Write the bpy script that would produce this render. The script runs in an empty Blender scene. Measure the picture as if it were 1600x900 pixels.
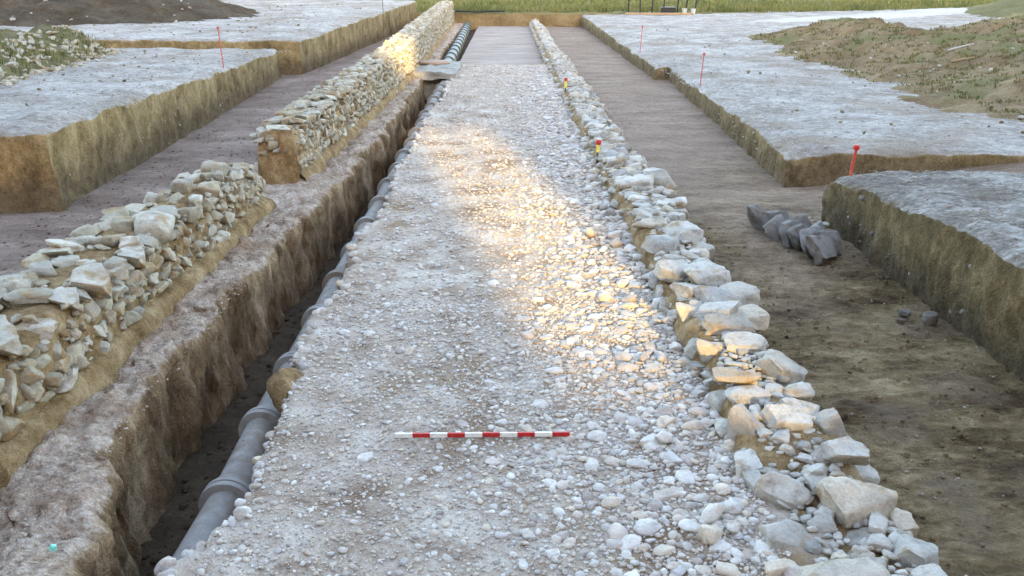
import bpy, bmesh, math, random
import numpy as np
from mathutils import Vector, Matrix, Euler

random.seed(7)
rng = np.random.default_rng(7)
scene = bpy.context.scene
C = scene.collection

# ------------------------------------------------------------------ camera
FPX = 1400.0
PITCH = math.atan((450 + 45) / FPX)
CAM_H = 2.54
cam_data = bpy.data.cameras.new("camera")
cam_data.sensor_width = 36.0
cam_data.lens = 36.0 * FPX / 1600.0
cam_data.clip_start = 0.05
cam_data.clip_end = 2000
cam = bpy.data.objects.new("camera", cam_data)
C.objects.link(cam)
cam.location = (0, 0, CAM_H)
cam.rotation_euler = (math.pi / 2 - PITCH, 0, math.radians(-0.27))
scene.camera = cam

# ------------------------------------------------------------------ sky, sun, exposure
SUN_EL = math.radians(13.0)
SUN_D = Vector((-0.189, 0.982, 0)).normalized()          # the way the light travels
TO_SUN_AZ = math.atan2(-SUN_D.x, -SUN_D.y)               # compass angle from +Y towards +X
world = bpy.data.worlds.new("World")
scene.world = world
world.use_nodes = True
wn = world.node_tree.nodes
wl = world.node_tree.links
sky = wn.new("ShaderNodeTexSky")
sky.sky_type = 'NISHITA'
sky.sun_disc = False
sky.sun_elevation = SUN_EL
sky.sun_rotation = TO_SUN_AZ
sky.air_density = 1.0
sky.dust_density = 1.2
sky.ozone_density = 1.0
bgn = wn["Background"]
bgn.inputs[1].default_value = 0.15
wl.new(sky.outputs[0], bgn.inputs[0])

sun_data = bpy.data.lights.new("sun", 'SUN')
sun_data.energy = 2.0
sun_data.angle = math.radians(1.0)
sun_data.color = (1.0, 0.78, 0.42)
sun = bpy.data.objects.new("sun", sun_data)
C.objects.link(sun)
sun.rotation_euler = Vector((SUN_D.x * math.cos(SUN_EL), SUN_D.y * math.cos(SUN_EL), -math.sin(SUN_EL))).to_track_quat('-Z', 'Y').to_euler()
sun.location = (20, -60, 30)

scene.view_settings.view_transform = 'Standard'
scene.view_settings.look = 'None'
scene.view_settings.gamma = 1.0
scene.view_settings.use_curve_mapping = False
scene.view_settings.exposure = 3.3
scene.view_settings.use_white_balance = True
scene.view_settings.white_balance_temperature = 7700
scene.view_settings.white_balance_tint = 14
scene.cycles.use_denoising = True
scene.cycles.max_bounces = 6
scene.cycles.diffuse_bounces = 3

# ------------------------------------------------------------------ noise
_perm = rng.permutation(256).astype(np.int64)
_perm = np.concatenate([_perm, _perm, _perm])
_grad = rng.normal(size=(256, 3))
_grad /= np.linalg.norm(_grad, axis=1)[:, None]


def perlin(p):
    p = np.asarray(p, float)
    i = np.floor(p).astype(np.int64)
    f = p - i
    u = f * f * f * (f * (f * 6 - 15) + 10)
    i &= 255
    out = 0
    for dx in (0, 1):
        wx = u[..., 0] if dx else 1 - u[..., 0]
        for dy in (0, 1):
            wy = u[..., 1] if dy else 1 - u[..., 1]
            for dz in (0, 1):
                wz = u[..., 2] if dz else 1 - u[..., 2]
                h = _perm[_perm[_perm[(i[..., 0] + dx) & 255] + ((i[..., 1] + dy) & 255)] + ((i[..., 2] + dz) & 255)]
                g = _grad[h]
                d = g[..., 0] * (f[..., 0] - dx) + g[..., 1] * (f[..., 1] - dy) + g[..., 2] * (f[..., 2] - dz)
                out = out + wx * wy * wz * d
    return out * 1.5


def fbm(p, oct=4, gain=0.5):
    p = np.asarray(p, float)
    a, s, out = 1.0, 1.0, 0
    for k in range(oct):
        out = out + a * perlin(p * s + 17.3 * k)
        a *= gain
        s *= 2.03
    return out


def n2(x, y, s, oct=3, seed=0.0):
    x = np.asarray(x, float)
    y = np.asarray(y, float)
    return fbm(np.stack([x * s, y * s, np.full_like(x * y, seed + 0.37)], -1), oct)


# ------------------------------------------------------------------ materials
def ramp(nt, fac, stops):
    r = nt.nodes.new("ShaderNodeValToRGB")
    el = r.color_ramp.elements
    while len(el) < len(stops):
        el.new(0.5)
    for e, (pos, col) in zip(el, stops):
        e.position = pos
        e.color = (*col, 1)
    nt.links.new(fac, r.inputs[0])
    return r.outputs[0]


def mixc(nt, fac, a, b, mode='MIX'):
    m = nt.nodes.new("ShaderNodeMix")
    m.data_type = 'RGBA'
    m.blend_type = mode
    for s, v in ((m.inputs[0], fac), (m.inputs[6], a), (m.inputs[7], b)):
        if hasattr(v, "is_output"):
            nt.links.new(v, s)
        elif isinstance(v, tuple):
            s.default_value = (*v, 1) if len(v) == 3 else v
        else:
            s.default_value = v
    return m.outputs[2]


def math_(nt, op, a, b=None, c=None):
    m = nt.nodes.new("ShaderNodeMath")
    m.operation = op
    for s, v in zip(m.inputs, (a, b, c)):
        if v is None:
            continue
        if hasattr(v, "is_output"):
            nt.links.new(v, s)
        else:
            s.default_value = v
    return m.outputs[0]


def maprange(nt, v, a, b, lo=0.0, hi=1.0):
    m = nt.nodes.new("ShaderNodeMapRange")
    m.inputs[1].default_value, m.inputs[2].default_value = a, b
    m.inputs[3].default_value, m.inputs[4].default_value = lo, hi
    nt.links.new(v, m.inputs[0])
    return m.outputs[0]


def noise(nt, vec, scale, detail=5, rough=0.6, stretch=(1, 1, 1), loc=(0, 0, 0)):
    mp = nt.nodes.new("ShaderNodeMapping")
    mp.inputs[3].default_value = stretch
    mp.inputs[1].default_value = loc
    nt.links.new(vec, mp.inputs[0])
    n = nt.nodes.new("ShaderNodeTexNoise")
    n.inputs["Scale"].default_value = scale
    n.inputs["Detail"].default_value = detail
    n.inputs["Roughness"].default_value = rough
    nt.links.new(mp.outputs[0], n.inputs["Vector"])
    return n.outputs[0]


def new_mat(name, rough=0.95, spec=0.15):
    m = bpy.data.materials.new(name)
    m.use_nodes = True
    b = m.node_tree.nodes["Principled BSDF"]
    b.inputs["Roughness"].default_value = rough
    b.inputs["Specular IOR Level"].default_value = spec
    return m, m.node_tree, b


def add_bump(nt, b, h, strength, dist):
    bp = nt.nodes.new("ShaderNodeBump")
    bp.inputs["Strength"].default_value = strength
    bp.inputs["Distance"].default_value = dist
    nt.links.new(h, bp.inputs["Height"])
    nt.links.new(bp.outputs[0], b.inputs["Normal"])


def earth_mat(name, cols, scale=2.0, fine=18.0, stretch=(1, 1, 1), bump=0.02, top=None, spots=None, speck=0.25, contrast=0.35, zone=None, strata=None):
    """cut soil; where 'top' is given the flat, dried upper surface has its own colours"""
    m, nt, b = new_mat(name)
    g = nt.nodes.new("ShaderNodeNewGeometry")
    pos = g.outputs["Position"]
    big = noise(nt, pos, scale, 6, 0.65, stretch)
    mid = noise(nt, pos, fine, 5, 0.7, stretch, (3, 1, 7))
    gr = noise(nt, pos, fine * 5, 3, 0.7, (1, 1, 1), (9, 4, 2))
    k = len(cols)
    c0, c1 = 0.5 - contrast / 2, 0.5 + contrast / 2
    col = ramp(nt, math_(nt, 'ADD', math_(nt, 'MULTIPLY', big, 0.65), math_(nt, 'MULTIPLY', mid, 0.35)),
               [(c0 + (c1 - c0) * i / (k - 1), c) for i, c in enumerate(cols)])
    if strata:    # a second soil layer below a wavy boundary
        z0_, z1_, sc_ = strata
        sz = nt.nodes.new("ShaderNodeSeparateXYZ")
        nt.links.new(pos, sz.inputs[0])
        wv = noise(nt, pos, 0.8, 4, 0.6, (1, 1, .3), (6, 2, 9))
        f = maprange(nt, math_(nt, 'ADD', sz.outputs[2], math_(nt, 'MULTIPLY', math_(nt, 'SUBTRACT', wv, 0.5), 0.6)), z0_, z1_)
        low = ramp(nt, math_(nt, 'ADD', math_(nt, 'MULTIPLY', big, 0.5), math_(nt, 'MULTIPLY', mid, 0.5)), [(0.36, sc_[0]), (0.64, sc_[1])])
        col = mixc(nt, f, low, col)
    if top:
        tb = noise(nt, pos, top[1], 6, 0.7, (1, 1, 1), (2, 8, 5))
        tf = noise(nt, pos, top[1] * 9, 4, 0.7, (0.8, 1.2, 1), (1, 8, 3))
        tk = len(top[0])
        tcol = ramp(nt, math_(nt, 'ADD', math_(nt, 'MULTIPLY', tb, 0.5), math_(nt, 'MULTIPLY', tf, 0.5)),
                    [(0.40 + 0.20 * i / (tk - 1), c) for i, c in enumerate(top[0])])
        tp = noise(nt, pos, top[1] * 0.45, 5, 0.7, (1, 1, 1), (12, 3, 6))
        tcol = mixc(nt, maprange(nt, tp, 0.50, 0.66, 0, 0.75), tcol, tuple(c * k for c, k in zip(top[0][0], (1.12, 0.98, 0.84))))
        sep = nt.nodes.new("ShaderNodeSeparateXYZ")
        nt.links.new(g.outputs["Normal"], sep.inputs[0])
        f = maprange(nt, math_(nt, 'ADD', sep.outputs[2], math_(nt, 'MULTIPLY', math_(nt, 'SUBTRACT', mid, 0.5), 0.7)), 0.55, 0.85)
        col = mixc(nt, f, col, tcol)
    if spots:
        s = noise(nt, pos, spots[0], 3, 0.6, spots[3] if len(spots) > 3 else (1, 1, 1), (5, 5, 1))
        col = mixc(nt, maprange(nt, s, spots[1], spots[1] + 0.1), col, spots[2])
    if zone:      # another, drier layer of soil from about y0 to y1 on
        y0_, y1_, zc = zone
        sp = nt.nodes.new("ShaderNodeSeparateXYZ")
        nt.links.new(pos, sp.inputs[0])
        lo = noise(nt, pos, 0.5, 4, 0.6, (1, .5, 1), (2, 2, 2))
        f = maprange(nt, math_(nt, 'ADD', sp.outputs[1], math_(nt, 'MULTIPLY', math_(nt, 'SUBTRACT', lo, 0.5), 14.0)), y0_, y1_)
        zcol = ramp(nt, math_(nt, 'ADD', math_(nt, 'MULTIPLY', big, 0.5), math_(nt, 'MULTIPLY', mid, 0.5)), [(0.38, zc[0]), (0.62, zc[1])])
        col = mixc(nt, f, col, zcol)
    v = maprange(nt, gr, 0.3, 0.7, 1 - speck, 1 + speck)
    vm = nt.nodes.new("ShaderNodeVectorMath")
    vm.operation = 'SCALE'
    nt.links.new(col, vm.inputs[0])
    nt.links.new(v, vm.inputs["Scale"])
    nt.links.new(vm.outputs[0], b.inputs["Base Color"])
    h = math_(nt, 'ADD', math_(nt, 'MULTIPLY', mid, 1.0), math_(nt, 'MULTIPLY', gr, 0.45))
    add_bump(nt, b, h, 0.9, bump)
    return m


def stone_mat(name, cols, stain, stain_at=0.55, bump=0.012, scale=7.0, weather=0.6):
    m, nt, b = new_mat(name, 0.85, 0.25)
    g = nt.nodes.new("ShaderNodeNewGeometry")
    oi = nt.nodes.new("ShaderNodeObjectInfo")
    pos = g.outputs["Position"]
    rnd = math_(nt, 'FRACT', math_(nt, 'ADD', oi.outputs["Random"], g.outputs["Random Per Island"]))
    k = len(cols)
    base = ramp(nt, rnd, [(i / (k - 1), c) for i, c in enumerate(cols)])
    n1 = noise(nt, pos, scale, 6, 0.65)
    n3 = noise(nt, pos, scale * 9, 4, 0.7, (1, 1, 1), (3, 3, 3))
    n4 = noise(nt, pos, scale * 0.7, 4, 0.6, (1, 1, 1.3), (7, 1, 3))
    col = mixc(nt, maprange(nt, n4, stain_at, stain_at + 0.14, 0, 0.85), base, stain)
    n5 = noise(nt, pos, scale * 1.7, 5, 0.7, (1, 1, 1), (1, 9, 4))
    col = mixc(nt, maprange(nt, n5, 0.52, 0.72, 0, weather), col, tuple(c * 0.42 for c in cols[0]))
    v = math_(nt, 'ADD', maprange(nt, n1, 0.3, 0.7, 0.74, 1.12), maprange(nt, n3, 0.3, 0.7, -0.14, 0.14))
    vm = nt.nodes.new("ShaderNodeVectorMath")
    vm.operation = 'SCALE'
    nt.links.new(col, vm.inputs[0])
    nt.links.new(v, vm.inputs["Scale"])
    nt.links.new(vm.outputs[0], b.inputs["Base Color"])
    add_bump(nt, b, math_(nt, 'ADD', n1, math_(nt, 'MULTIPLY', n3, 0.35)), 0.9, bump)
    return m


def plain_mat(name, col, rough=0.6, var=0.15, scale=12.0, dirt=None, metallic=0.0, bump=0.002):
    m, nt, b = new_mat(name, rough, 0.4)
    g = nt.nodes.new("ShaderNodeNewGeometry")
    n = noise(nt, g.outputs["Position"], scale, 6, 0.7)
    c = ramp(nt, n, [(0.3, tuple(x * (1 - var) for x in col)), (0.7, tuple(min(1, x * (1 + var)) for x in col))])
    if dirt:
        n2_ = noise(nt, g.outputs["Position"], scale * 0.4, 5, 0.75, (1, 1, 1), (4, 2, 8))
        c = mixc(nt, maprange(nt, n2_, dirt[1], dirt[1] + 0.15, 0, 0.8), c, dirt[0])
    nt.links.new(c, b.inputs["Base Color"])
    b.inputs["Metallic"].default_value = metallic
    add_bump(nt, b, n, 0.5, bump)
    return m


M = {}
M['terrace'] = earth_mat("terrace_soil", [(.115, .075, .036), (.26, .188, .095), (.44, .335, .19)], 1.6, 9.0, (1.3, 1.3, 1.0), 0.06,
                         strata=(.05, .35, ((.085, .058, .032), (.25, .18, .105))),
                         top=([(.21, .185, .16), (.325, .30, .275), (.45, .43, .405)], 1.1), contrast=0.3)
M['terrace_shaded'] = earth_mat("shaded_terrace_soil", [(.055, .037, .018), (.13, .095, .05), (.26, .195, .11)], 1.6, 9.0, (1.3, 1.3, 1.0), 0.06,  # darker copy of the terrace soil; the near block's shade is in the colour
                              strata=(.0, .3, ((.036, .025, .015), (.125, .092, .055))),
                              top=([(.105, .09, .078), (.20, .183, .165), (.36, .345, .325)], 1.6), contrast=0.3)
M['left_floor'] = earth_mat("left_floor_soil", [(.115, .077, .06), (.18, .132, .108), (.27, .21, .178)], 1.2, 7.0, (.8, 1.3, 1), 0.035, contrast=0.28)
M['right_floor'] = earth_mat("right_floor_soil", [(.05, .027, .013), (.19, .132, .07), (.37, .28, .165)], 1.3, 12.0, (.7, 1.4, 1), 0.09,
                             spots=(0.45, 0.55, (.19, .14, .095)), contrast=0.24, zone=(7.5, 14.0, ((.195, .132, .098), (.38, .287, .228))))
M['bench'] = earth_mat("bench_soil", [(.09, .05, .025), (.22, .14, .08), (.44, .32, .205)], 2.6, 13.0, (1.3, 1.3, .45), 0.07,
                       top=([(.24, .165, .12), (.43, .33, .26), (.62, .52, .44)], 3.0), contrast=0.26)
M['trench'] = earth_mat("dark_trench_soil", [(.035, .024, .015), (.065, .046, .030), (.11, .08, .054)], 3.0, 20.0, (1, 1, 1), 0.04)  # darker brown than the other floor soils
M['road'] = earth_mat("road_dust", [(.22, .148, .10), (.42, .342, .28), (.565, .505, .445)], 1.8, 22.0, (1, 1, 1), 0.035, speck=0.22,
                      spots=(0.9, 0.57, (.27, .185, .115)), contrast=0.24)
M['far_floor'] = earth_mat("far_floor_soil", [(.19, .145, .12), (.29, .235, .205), (.40, .345, .30)], 1.2, 8.0, (.6, 1.6, 1), 0.02)
M['core'] = earth_mat("wall_core_soil", [(.15, .085, .035), (.31, .205, .105), (.50, .375, .225)], 4.0, 20.0, (1, 1, .8), 0.06, contrast=0.28)
M['heap'] = earth_mat("spoil_soil", [(.10, .06, .033), (.20, .14, .078), (.33, .245, .15)], 0.7, 6.0, (1, 1, 1), 0.10,
                      spots=(0.55, 0.53, (.155, .14, .062)))
M['dark_heap'] = earth_mat("dark_spoil_soil", [(.034, .024, .014), (.07, .052, .034), (.13, .10, .068)], 0.8, 6.0, (1, 1, 1), 0.08)
M['rubble_bank'] = earth_mat("rubble_soil", [(.06, .047, .02), (.115, .10, .048), (.19, .17, .095)], 1.5, 8.0, (1, 1, 1), 0.06)
M['field'] = earth_mat("field_soil", [(.10, .072, .035), (.17, .125, .065), (.25, .19, .11)], 0.9, 6.0, (1, 1, 1), 0.06,
                       top=([(.085, .085, .036), (.14, .13, .058), (.21, .18, .09)], 0.35))
M['track'] = earth_mat("pale_track", [(.30, .28, .25), (.38, .36, .33), (.46, .44, .41)], 0.6, 6.0, (.6, 1, 1), 0.02)
M['limestone'] = stone_mat("limestone", [(.27, .24, .20), (.45, .42, .37), (.36, .34, .31), (.52, .49, .44), (.31, .30, .285), (.48, .42, .335)], (.30, .185, .075), 0.55, 0.02)
M['left_stone'] = stone_mat("ochre_limestone", [(.28, .235, .155), (.42, .385, .31), (.32, .30, .255), (.48, .45, .39), (.26, .235, .185), (.39, .33, .23)], (.26, .17, .08), 0.50, 0.02)
M['cobble'] = stone_mat("cobble_stone", [(.34, .30, .275), (.56, .53, .49), (.42, .37, .325), (.62, .595, .56), (.38, .355, .345), (.53, .45, .355), (.48, .41, .365), (.28, .25, .23)], (.29, .195, .11), 0.58, 0.012, 11.0, 0.2)
M['grey_stone'] = stone_mat("grey_stone", [(.12, .108, .095), (.22, .21, .20), (.16, .142, .125)], (.095, .062, .04), 0.52, 0.012, 7.0, 0.4)
M['pipe'] = plain_mat("grey_pipe", (.225, .215, .205), 0.7, 0.25, 7.0, dirt=((.16, .12, .085), 0.46))
M['old_pipe'] = plain_mat("dark_pipe", (.055, .072, .078), 0.55, 0.3, 5.0)
M['cement'] = plain_mat("cement", (.26, .25, .225), 0.9, 0.25, 5.0, dirt=((.12, .095, .06), 0.52), bump=0.02)
M['cover'] = plain_mat("terracotta_cover", (.30, .20, .14), 0.8, 0.2, 9.0)
M['white_paint'] = plain_mat("white_paint", (.70, .70, .68), 0.45, 0.06, 30.0, dirt=((.42, .37, .30), 0.55))
M['red_paint'] = plain_mat("red_paint", (.45, .018, .018), 0.45, 0.2, 60.0, dirt=((.30, .10, .07), 0.58))
M['red_rod'] = plain_mat("red_rod", (.50, .055, .04), 0.5, 0.2, 30.0)
M['yellow_paint'] = plain_mat("yellow_flag", (.70, .58, .10), 0.6, 0.1, 30.0)
M['steel'] = plain_mat("dark_steel", (.07, .07, .07), 0.5, 0.2, 30.0)
M['black'] = plain_mat("black_rubber", (.01, .01, .011), 0.6, 0.2, 30.0)
M['wood'] = plain_mat("old_wood", (.30, .20, .11), 0.85, 0.35, 14.0, bump=0.006)
M['bark'] = plain_mat("bark", (.17, .085, .04), 0.9, 0.4, 12.0, bump=0.02)
M['white_plastic'] = plain_mat("white_plastic", (.42, .42, .41), 0.5, 0.1, 12.0)
M['turquoise'] = plain_mat("turquoise_scrap", (.18, .62, .55), 0.5, 0.1, 30.0)
M['added_concrete'] = plain_mat("blocker_concrete", (.42, .40, .36), 0.9, 0.2, 1.5)
M['blocker_brick'] = plain_mat("blocker_brick", (.36, .20, .13), 0.9, 0.25, 2.5)  # brick colour of the added light-blocking shell


pm = bpy.data.materials.new("beam_tint")  # added filter that dims and tints the sun beam
pm.use_nodes = True
pm.node_tree.nodes.clear()
_o = pm.node_tree.nodes.new("ShaderNodeOutputMaterial")
_t = pm.node_tree.nodes.new("ShaderNodeBsdfTransparent")
_t.inputs[0].default_value = (.66, .64, .53, 1)
pm.node_tree.links.new(_t.outputs[0], _o.inputs[0])
M['beam_filter'] = pm


def grass_mat(name, cols):
    m, nt, b = new_mat(name, 0.8, 0.2)
    g = nt.nodes.new("ShaderNodeNewGeometry")
    n = noise(nt, g.outputs["Position"], 0.35, 4, 0.6)
    f = math_(nt, 'ADD', math_(nt, 'MULTIPLY', n, 0.8), math_(nt, 'MULTIPLY', math_(nt, 'SUBTRACT', g.outputs["Random Per Island"], 0.4), 0.35))
    k = len(cols)
    nt.links.new(ramp(nt, f, [(0.2 + 0.5 * i / (k - 1), c) for i, c in enumerate(cols)]), b.inputs["Base Color"])
    return m


M['grass'] = grass_mat("dry_grass", [(.045, .065, .018), (.09, .11, .034), (.16, .155, .058), (.22, .19, .09)])
M['weed'] = grass_mat("weed_leaves", [(.085, .092, .03), (.13, .125, .048), (.19, .15, .075)])


# ------------------------------------------------------------------ mesh helpers
def link_mesh(name, verts, faces, mat, parent=None, smooth=True, sharp=None):
    me = bpy.data.meshes.new(name)
    me.from_pydata([tuple(v) for v in verts], [], faces)
    me.materials.append(M[mat])
    if smooth:
        me.polygons.foreach_set("use_smooth", np.ones(len(me.polygons), bool))
    if sharp:
        me.set_sharp_from_angle(angle=math.radians(sharp))
    me.update()
    o = bpy.data.objects.new(name, me)
    C.objects.link(o)
    if parent:
        o.parent = parent
        o.location = -parent.location
    return o


def np_mesh(name, V, F, mat, parent=None, smooth=True):
    """V (n,3), F (m,k) arrays, k = 3 or 4"""
    me = bpy.data.meshes.new(name)
    m, k = F.shape
    me.vertices.add(len(V))
    me.vertices.foreach_set("co", np.ascontiguousarray(V, np.float32).ravel())
    me.loops.add(m * k)
    me.loops.foreach_set("vertex_index", np.ascontiguousarray(F, np.int32).ravel())
    me.polygons.add(m)
    me.polygons.foreach_set("loop_start", np.arange(0, m * k, k, dtype=np.int32))
    me.polygons.foreach_set("loop_total", np.full(m, k, np.int32))
    me.materials.append(M[mat])
    me.update(calc_edges=True)
    me.polygons.foreach_set("use_smooth", np.full(m, smooth, bool))
    me.validate()
    o = bpy.data.objects.new(name, me)
    C.objects.link(o)
    if parent:
        o.parent = parent
        o.location = -parent.location
    return o


def grid_faces(n, m, off=0):
    i, j = np.meshgrid(np.arange(n - 1), np.arange(m - 1), indexing='ij')
    a = (i * m + j).ravel() + off
    return np.stack([a, a + 1, a + m + 1, a + m], 1)


def grid_obj(name, P, mat, parent=None, flip=False):
    n, m, _ = P.shape
    F = grid_faces(n, m)
    if flip:
        F = F[:, ::-1]
    return np_mesh(name, P.reshape(-1, 3), F, mat, parent)


def tag(o, label=None, cat=None, group=None, kind=None):
    if label:
        o["label"] = label
    if cat:
        o["category"] = cat
    if group:
        o["group"] = group
    if kind:
        o["kind"] = kind
    return o


def empty(name, loc):
    o = bpy.data.objects.new(name, None)
    C.objects.link(o)
    o.location = loc
    return o


def ygeo(y0, y1, k=0.009, mn=0.03):
    ys = [y0]
    while ys[-1] < y1:
        ys.append(ys[-1] + max(mn, k * abs(ys[-1])))
    ys[-1] = y1
    return np.array(ys)


def poly(pts):
    a = np.array(pts, float)
    return lambda y: np.interp(y, a[:, 1], a[:, 0])


def cut_disp(P, amp=0.03, seed=0.0, vamp=0.02):
    """uneven spade-cut soil: upright flutes sideways, gentle unevenness upward"""
    q = P * np.array([2.2, 2.2, 1.4]) + seed
    r = P * np.array([9, 9, 5.0]) + seed
    D = np.zeros_like(P)
    t = P * np.array([24, 24, 9.0]) + seed
    for ax in (0, 1):
        D[..., ax] = amp * (fbm(q + 31 * ax, 3) + 0.5 * fbm(r + 11 * ax, 2) - 0.35 * np.abs(perlin(t + 5 * ax)))
    D[..., 2] = vamp * (fbm(np.stack([P[..., 0] * 1.3, P[..., 1] * 1.3, 0 * P[..., 0] + seed], -1), 3)
                        + 0.5 * fbm(np.stack([P[..., 0] * 9, P[..., 1] * 9, 0 * P[..., 0] + seed], -1), 2))
    return P + D


# ------------------------------------------------------------------ layout of the dig (metres; y runs away along the road)
road_L = poly([(-1.30, -8), (-1.32, 2.4), (-1.50, 3.45), (-1.38, 4.1), (-1.46, 5.4), (-1.46, 7.35), (-1.42, 9.8), (-1.52, 15.4), (-1.44, 19.6), (-1.46, 26), (-1.45, 48)])
road_R = lambda y: np.interp(y, [-8, 3.5, 5, 8, 12, 17, 26, 48], [1.24, 1.26, 1.26, 1.22, 1.19, 1.17, 1.14, 1.14])
wall_R = lambda y: np.interp(y, [2, 3.6, 4.3, 5, 6.5, 8, 10.4, 13.5, 20, 31, 48], [1.98, 1.92, 1.84, 1.72, 1.70, 1.74, 1.86, 1.70, 1.74, 1.62, 1.56])
bench_R = poly([(-1.75, -8), (-1.84, 2.6), (-1.93, 3.6), (-2.18, 4.4), (-2.28, 5.1), (-2.33, 6.6), (-2.24, 8.6), (-2.10, 12), (-2.1, 19.8), (-2.1, 23), (-2.2, 48)])


def road_wob(y):
    return 0.09 * float(perlin(np.array([y * 1.7, 1.5, 0.3]))) + 0.06 * float(perlin(np.array([y * 5.0, 4.5, 0.3]))) + 0.03 * float(perlin(np.array([y * 13.0, 4.5, 0.3])))


def z_road(x, y):
    return 0.035 * n2(x, y, 0.55, 3, 2.0) + 0.014 * n2(x, y, 4.0, 3, 5.0) + 0.006 * n2(x, y, 14.0, 2, 3.0) + 0.03 * np.clip((np.asarray(x) - 0.7) / 0.6, 0, 1)


def z_far(x, y):
    return -0.13 + 0.02 * n2(x, y, 0.6, 3, 4.0)


# ---- road (cobbled bed with its ragged trench-side face)
ys = ygeo(-8, 26.4, 0.0075, 0.03)
s_top = np.linspace(0, 1, 90)
prof = []
for y in ys:
    xl = float(road_L(y)) + road_wob(y)
    xr = float(road_R(y)) + 0.25
    xs = xl + (xr - xl) * s_top
    side = np.array([[xl - 0.16, y, -0.85], [xl - 0.13, y, -0.62], [xl - 0.10, y, -0.45], [xl - 0.08, y, -0.3], [xl - 0.05, y, -0.2], [xl - 0.03, y, -0.12], [xl - 0.012, y, -0.06], [xl, y, -0.015]])
    top = np.stack([xs, np.full_like(xs, y), np.zeros_like(xs)], 1)
    prof.append(np.concatenate([side, top[1:]]))
P = np.array(prof)
top_z = z_road(P[..., 0], P[..., 1])
isTop = (np.arange(P.shape[1]) >= 8)[None, :]
P2 = cut_disp(P, 0.035, 3.0, 0.0)
P = np.where(isTop[..., None], P, P2)
P[..., 2] += np.where(isTop, top_z, top_z[:, 8:9])
road = tag(grid_obj("road", P, 'road', flip=True), "ancient cobbled road of pale pebbles running between two rubble walls", kind="structure")

# ---- cleaned floor beyond the cobbles
ys = ygeo(26.2, 48.2, 0.006, 0.1)
xs = np.linspace(-1.5, 1.5, 40)
Y, X = np.meshgrid(ys, xs, indexing='ij')
Zf = z_far(X, Y) + 0.05 * (np.abs(Y - 36) < 0.15) * np.clip(1 - np.abs(X + 0.4), 0, 1)
tag(grid_obj("excavated_floor", np.stack([X, Y, Zf], -1), 'far_floor', flip=True), "smooth brown excavated floor beyond the cobbles", kind="structure")

# ---- pipe trench bottom
ys = ygeo(-8, 48, 0.01, 0.05)
xs = np.linspace(-2.6, -1.2, 26)
Y, X = np.meshgrid(ys, xs, indexing='ij')
Zt = -0.74 + 0.05 * n2(X, Y, 2.5, 4, 8.0) + np.clip((Y - 22) / 4, 0, 1) * 0.42
tag(grid_obj("pipe_trench_floor", np.stack([X, Y, Zt], -1), 'trench', flip=True), "dark bottom of the narrow pipe trench", kind="structure")

# ---- earth bench between left wall and pipe trench
ys = ygeo(-8, 48, 0.0075, 0.03)
prof = []
for y in ys:
    xr = float(bench_R(y))
    t = np.linspace(-3.4, xr - 0.05, 44)
    wob = 0.09 * float(perlin(np.array([y * 1.9, 3.3, 0.1]))) + 0.05 * float(perlin(np.array([y * 5.5, 9.3, 0.1])))
    xr += wob
    t = t + wob * np.linspace(0, 1, 44)
    top = np.stack([t, np.full_like(t, y), 0.05 - 0.03 * np.linspace(0, 1, 44) ** 3], 1)
    edge = np.array([[xr - 0.02, y, 0.0], [xr + 0.015, y, -0.05]])
    zz = np.linspace(-0.10, -0.85, 16)
    face = np.stack([xr + 0.02 + 0.05 * (-zz) ** 1.2, np.full_like(zz, y), zz], 1)
    prof.append(np.concatenate([top, edge, face]))
P = np.array(prof)
B0 = P.copy()
P = cut_disp(P, 0.075, 9.0, 0.06)
P[..., 2] += (0.030 * fbm(B0 * np.array([6, 6, 1.0]), 3) - 0.022 * np.abs(fbm(B0 * np.array([13, 13, 2.0]) + 4, 2))) * (B0[..., 2] > -0.08)
P[..., 0] += (0.06 * np.minimum(0, fbm(B0 * np.array([1, 4.5, 0.9]) + 8, 3)) - 0.05 * np.abs(perlin(B0 * np.array([1, 9.0, 0.8])))) * np.clip(-B0[..., 2] * 6, 0, 1)
tag(grid_obj("earth_bench", P, 'bench', flip=True), "rough pinkish brown earth bench between left wall and pipe trench", kind="structure")

# ---- left trench floor
ys = ygeo(-8, 48.2, 0.009, 0.06)
xs = np.linspace(-13, -3.0, 110)
Y, X = np.meshgrid(ys, xs, indexing='ij')
Z = -0.10 + 0.04 * n2(X, Y, 0.5, 3, 1.0) + 0.012 * n2(X, Y, 4.0, 3, 6.0)
tag(grid_obj("left_trench_floor", np.stack([X, Y, Z], -1), 'left_floor', flip=True), "purplish brown trench floor left of the stone wall", kind="structure")

# ---- right trench floor, with the side cut between the two right-hand terraces
ys = ygeo(-8, 48.2, 0.0065, 0.03)
xs = np.concatenate([np.linspace(1.0, 4.3, 110), np.linspace(4.36, 12, 50)])
Y, X = np.meshgrid(ys, xs, indexing='ij')
near = np.clip((13 - Y) / 6, 0, 1)
Z = -0.15 + 0.03 * n2(X, Y, 0.6, 3, 3.0) + (0.010 + 0.014 * near) * n2(X * 0.7, Y * 1.5, 8.0, 3, 2.0) + 0.012 * near * np.abs(n2(X * 0.5, Y * 1.6, 6.0, 2, 12.0))
Z += 0.018 * np.sin(2 * np.pi * (Y * 6.5 + 0.5 * X + 0.6 * n2(X, Y, 0.8, 2, 31.0))) * np.clip((Y - 5.0) / 1.5, 0, 1) * np.clip((10.5 - Y) / 2, 0, 1) * np.clip(0.6 + 1.6 * n2(X, Y, 0.9, 2, 41.0), 0, 1)
Z += np.where((Y > 9.2) & (Y < 12.4), np.clip((X - 4.0) / 4.0, 0, 1) * 0.48, 0)
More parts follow.
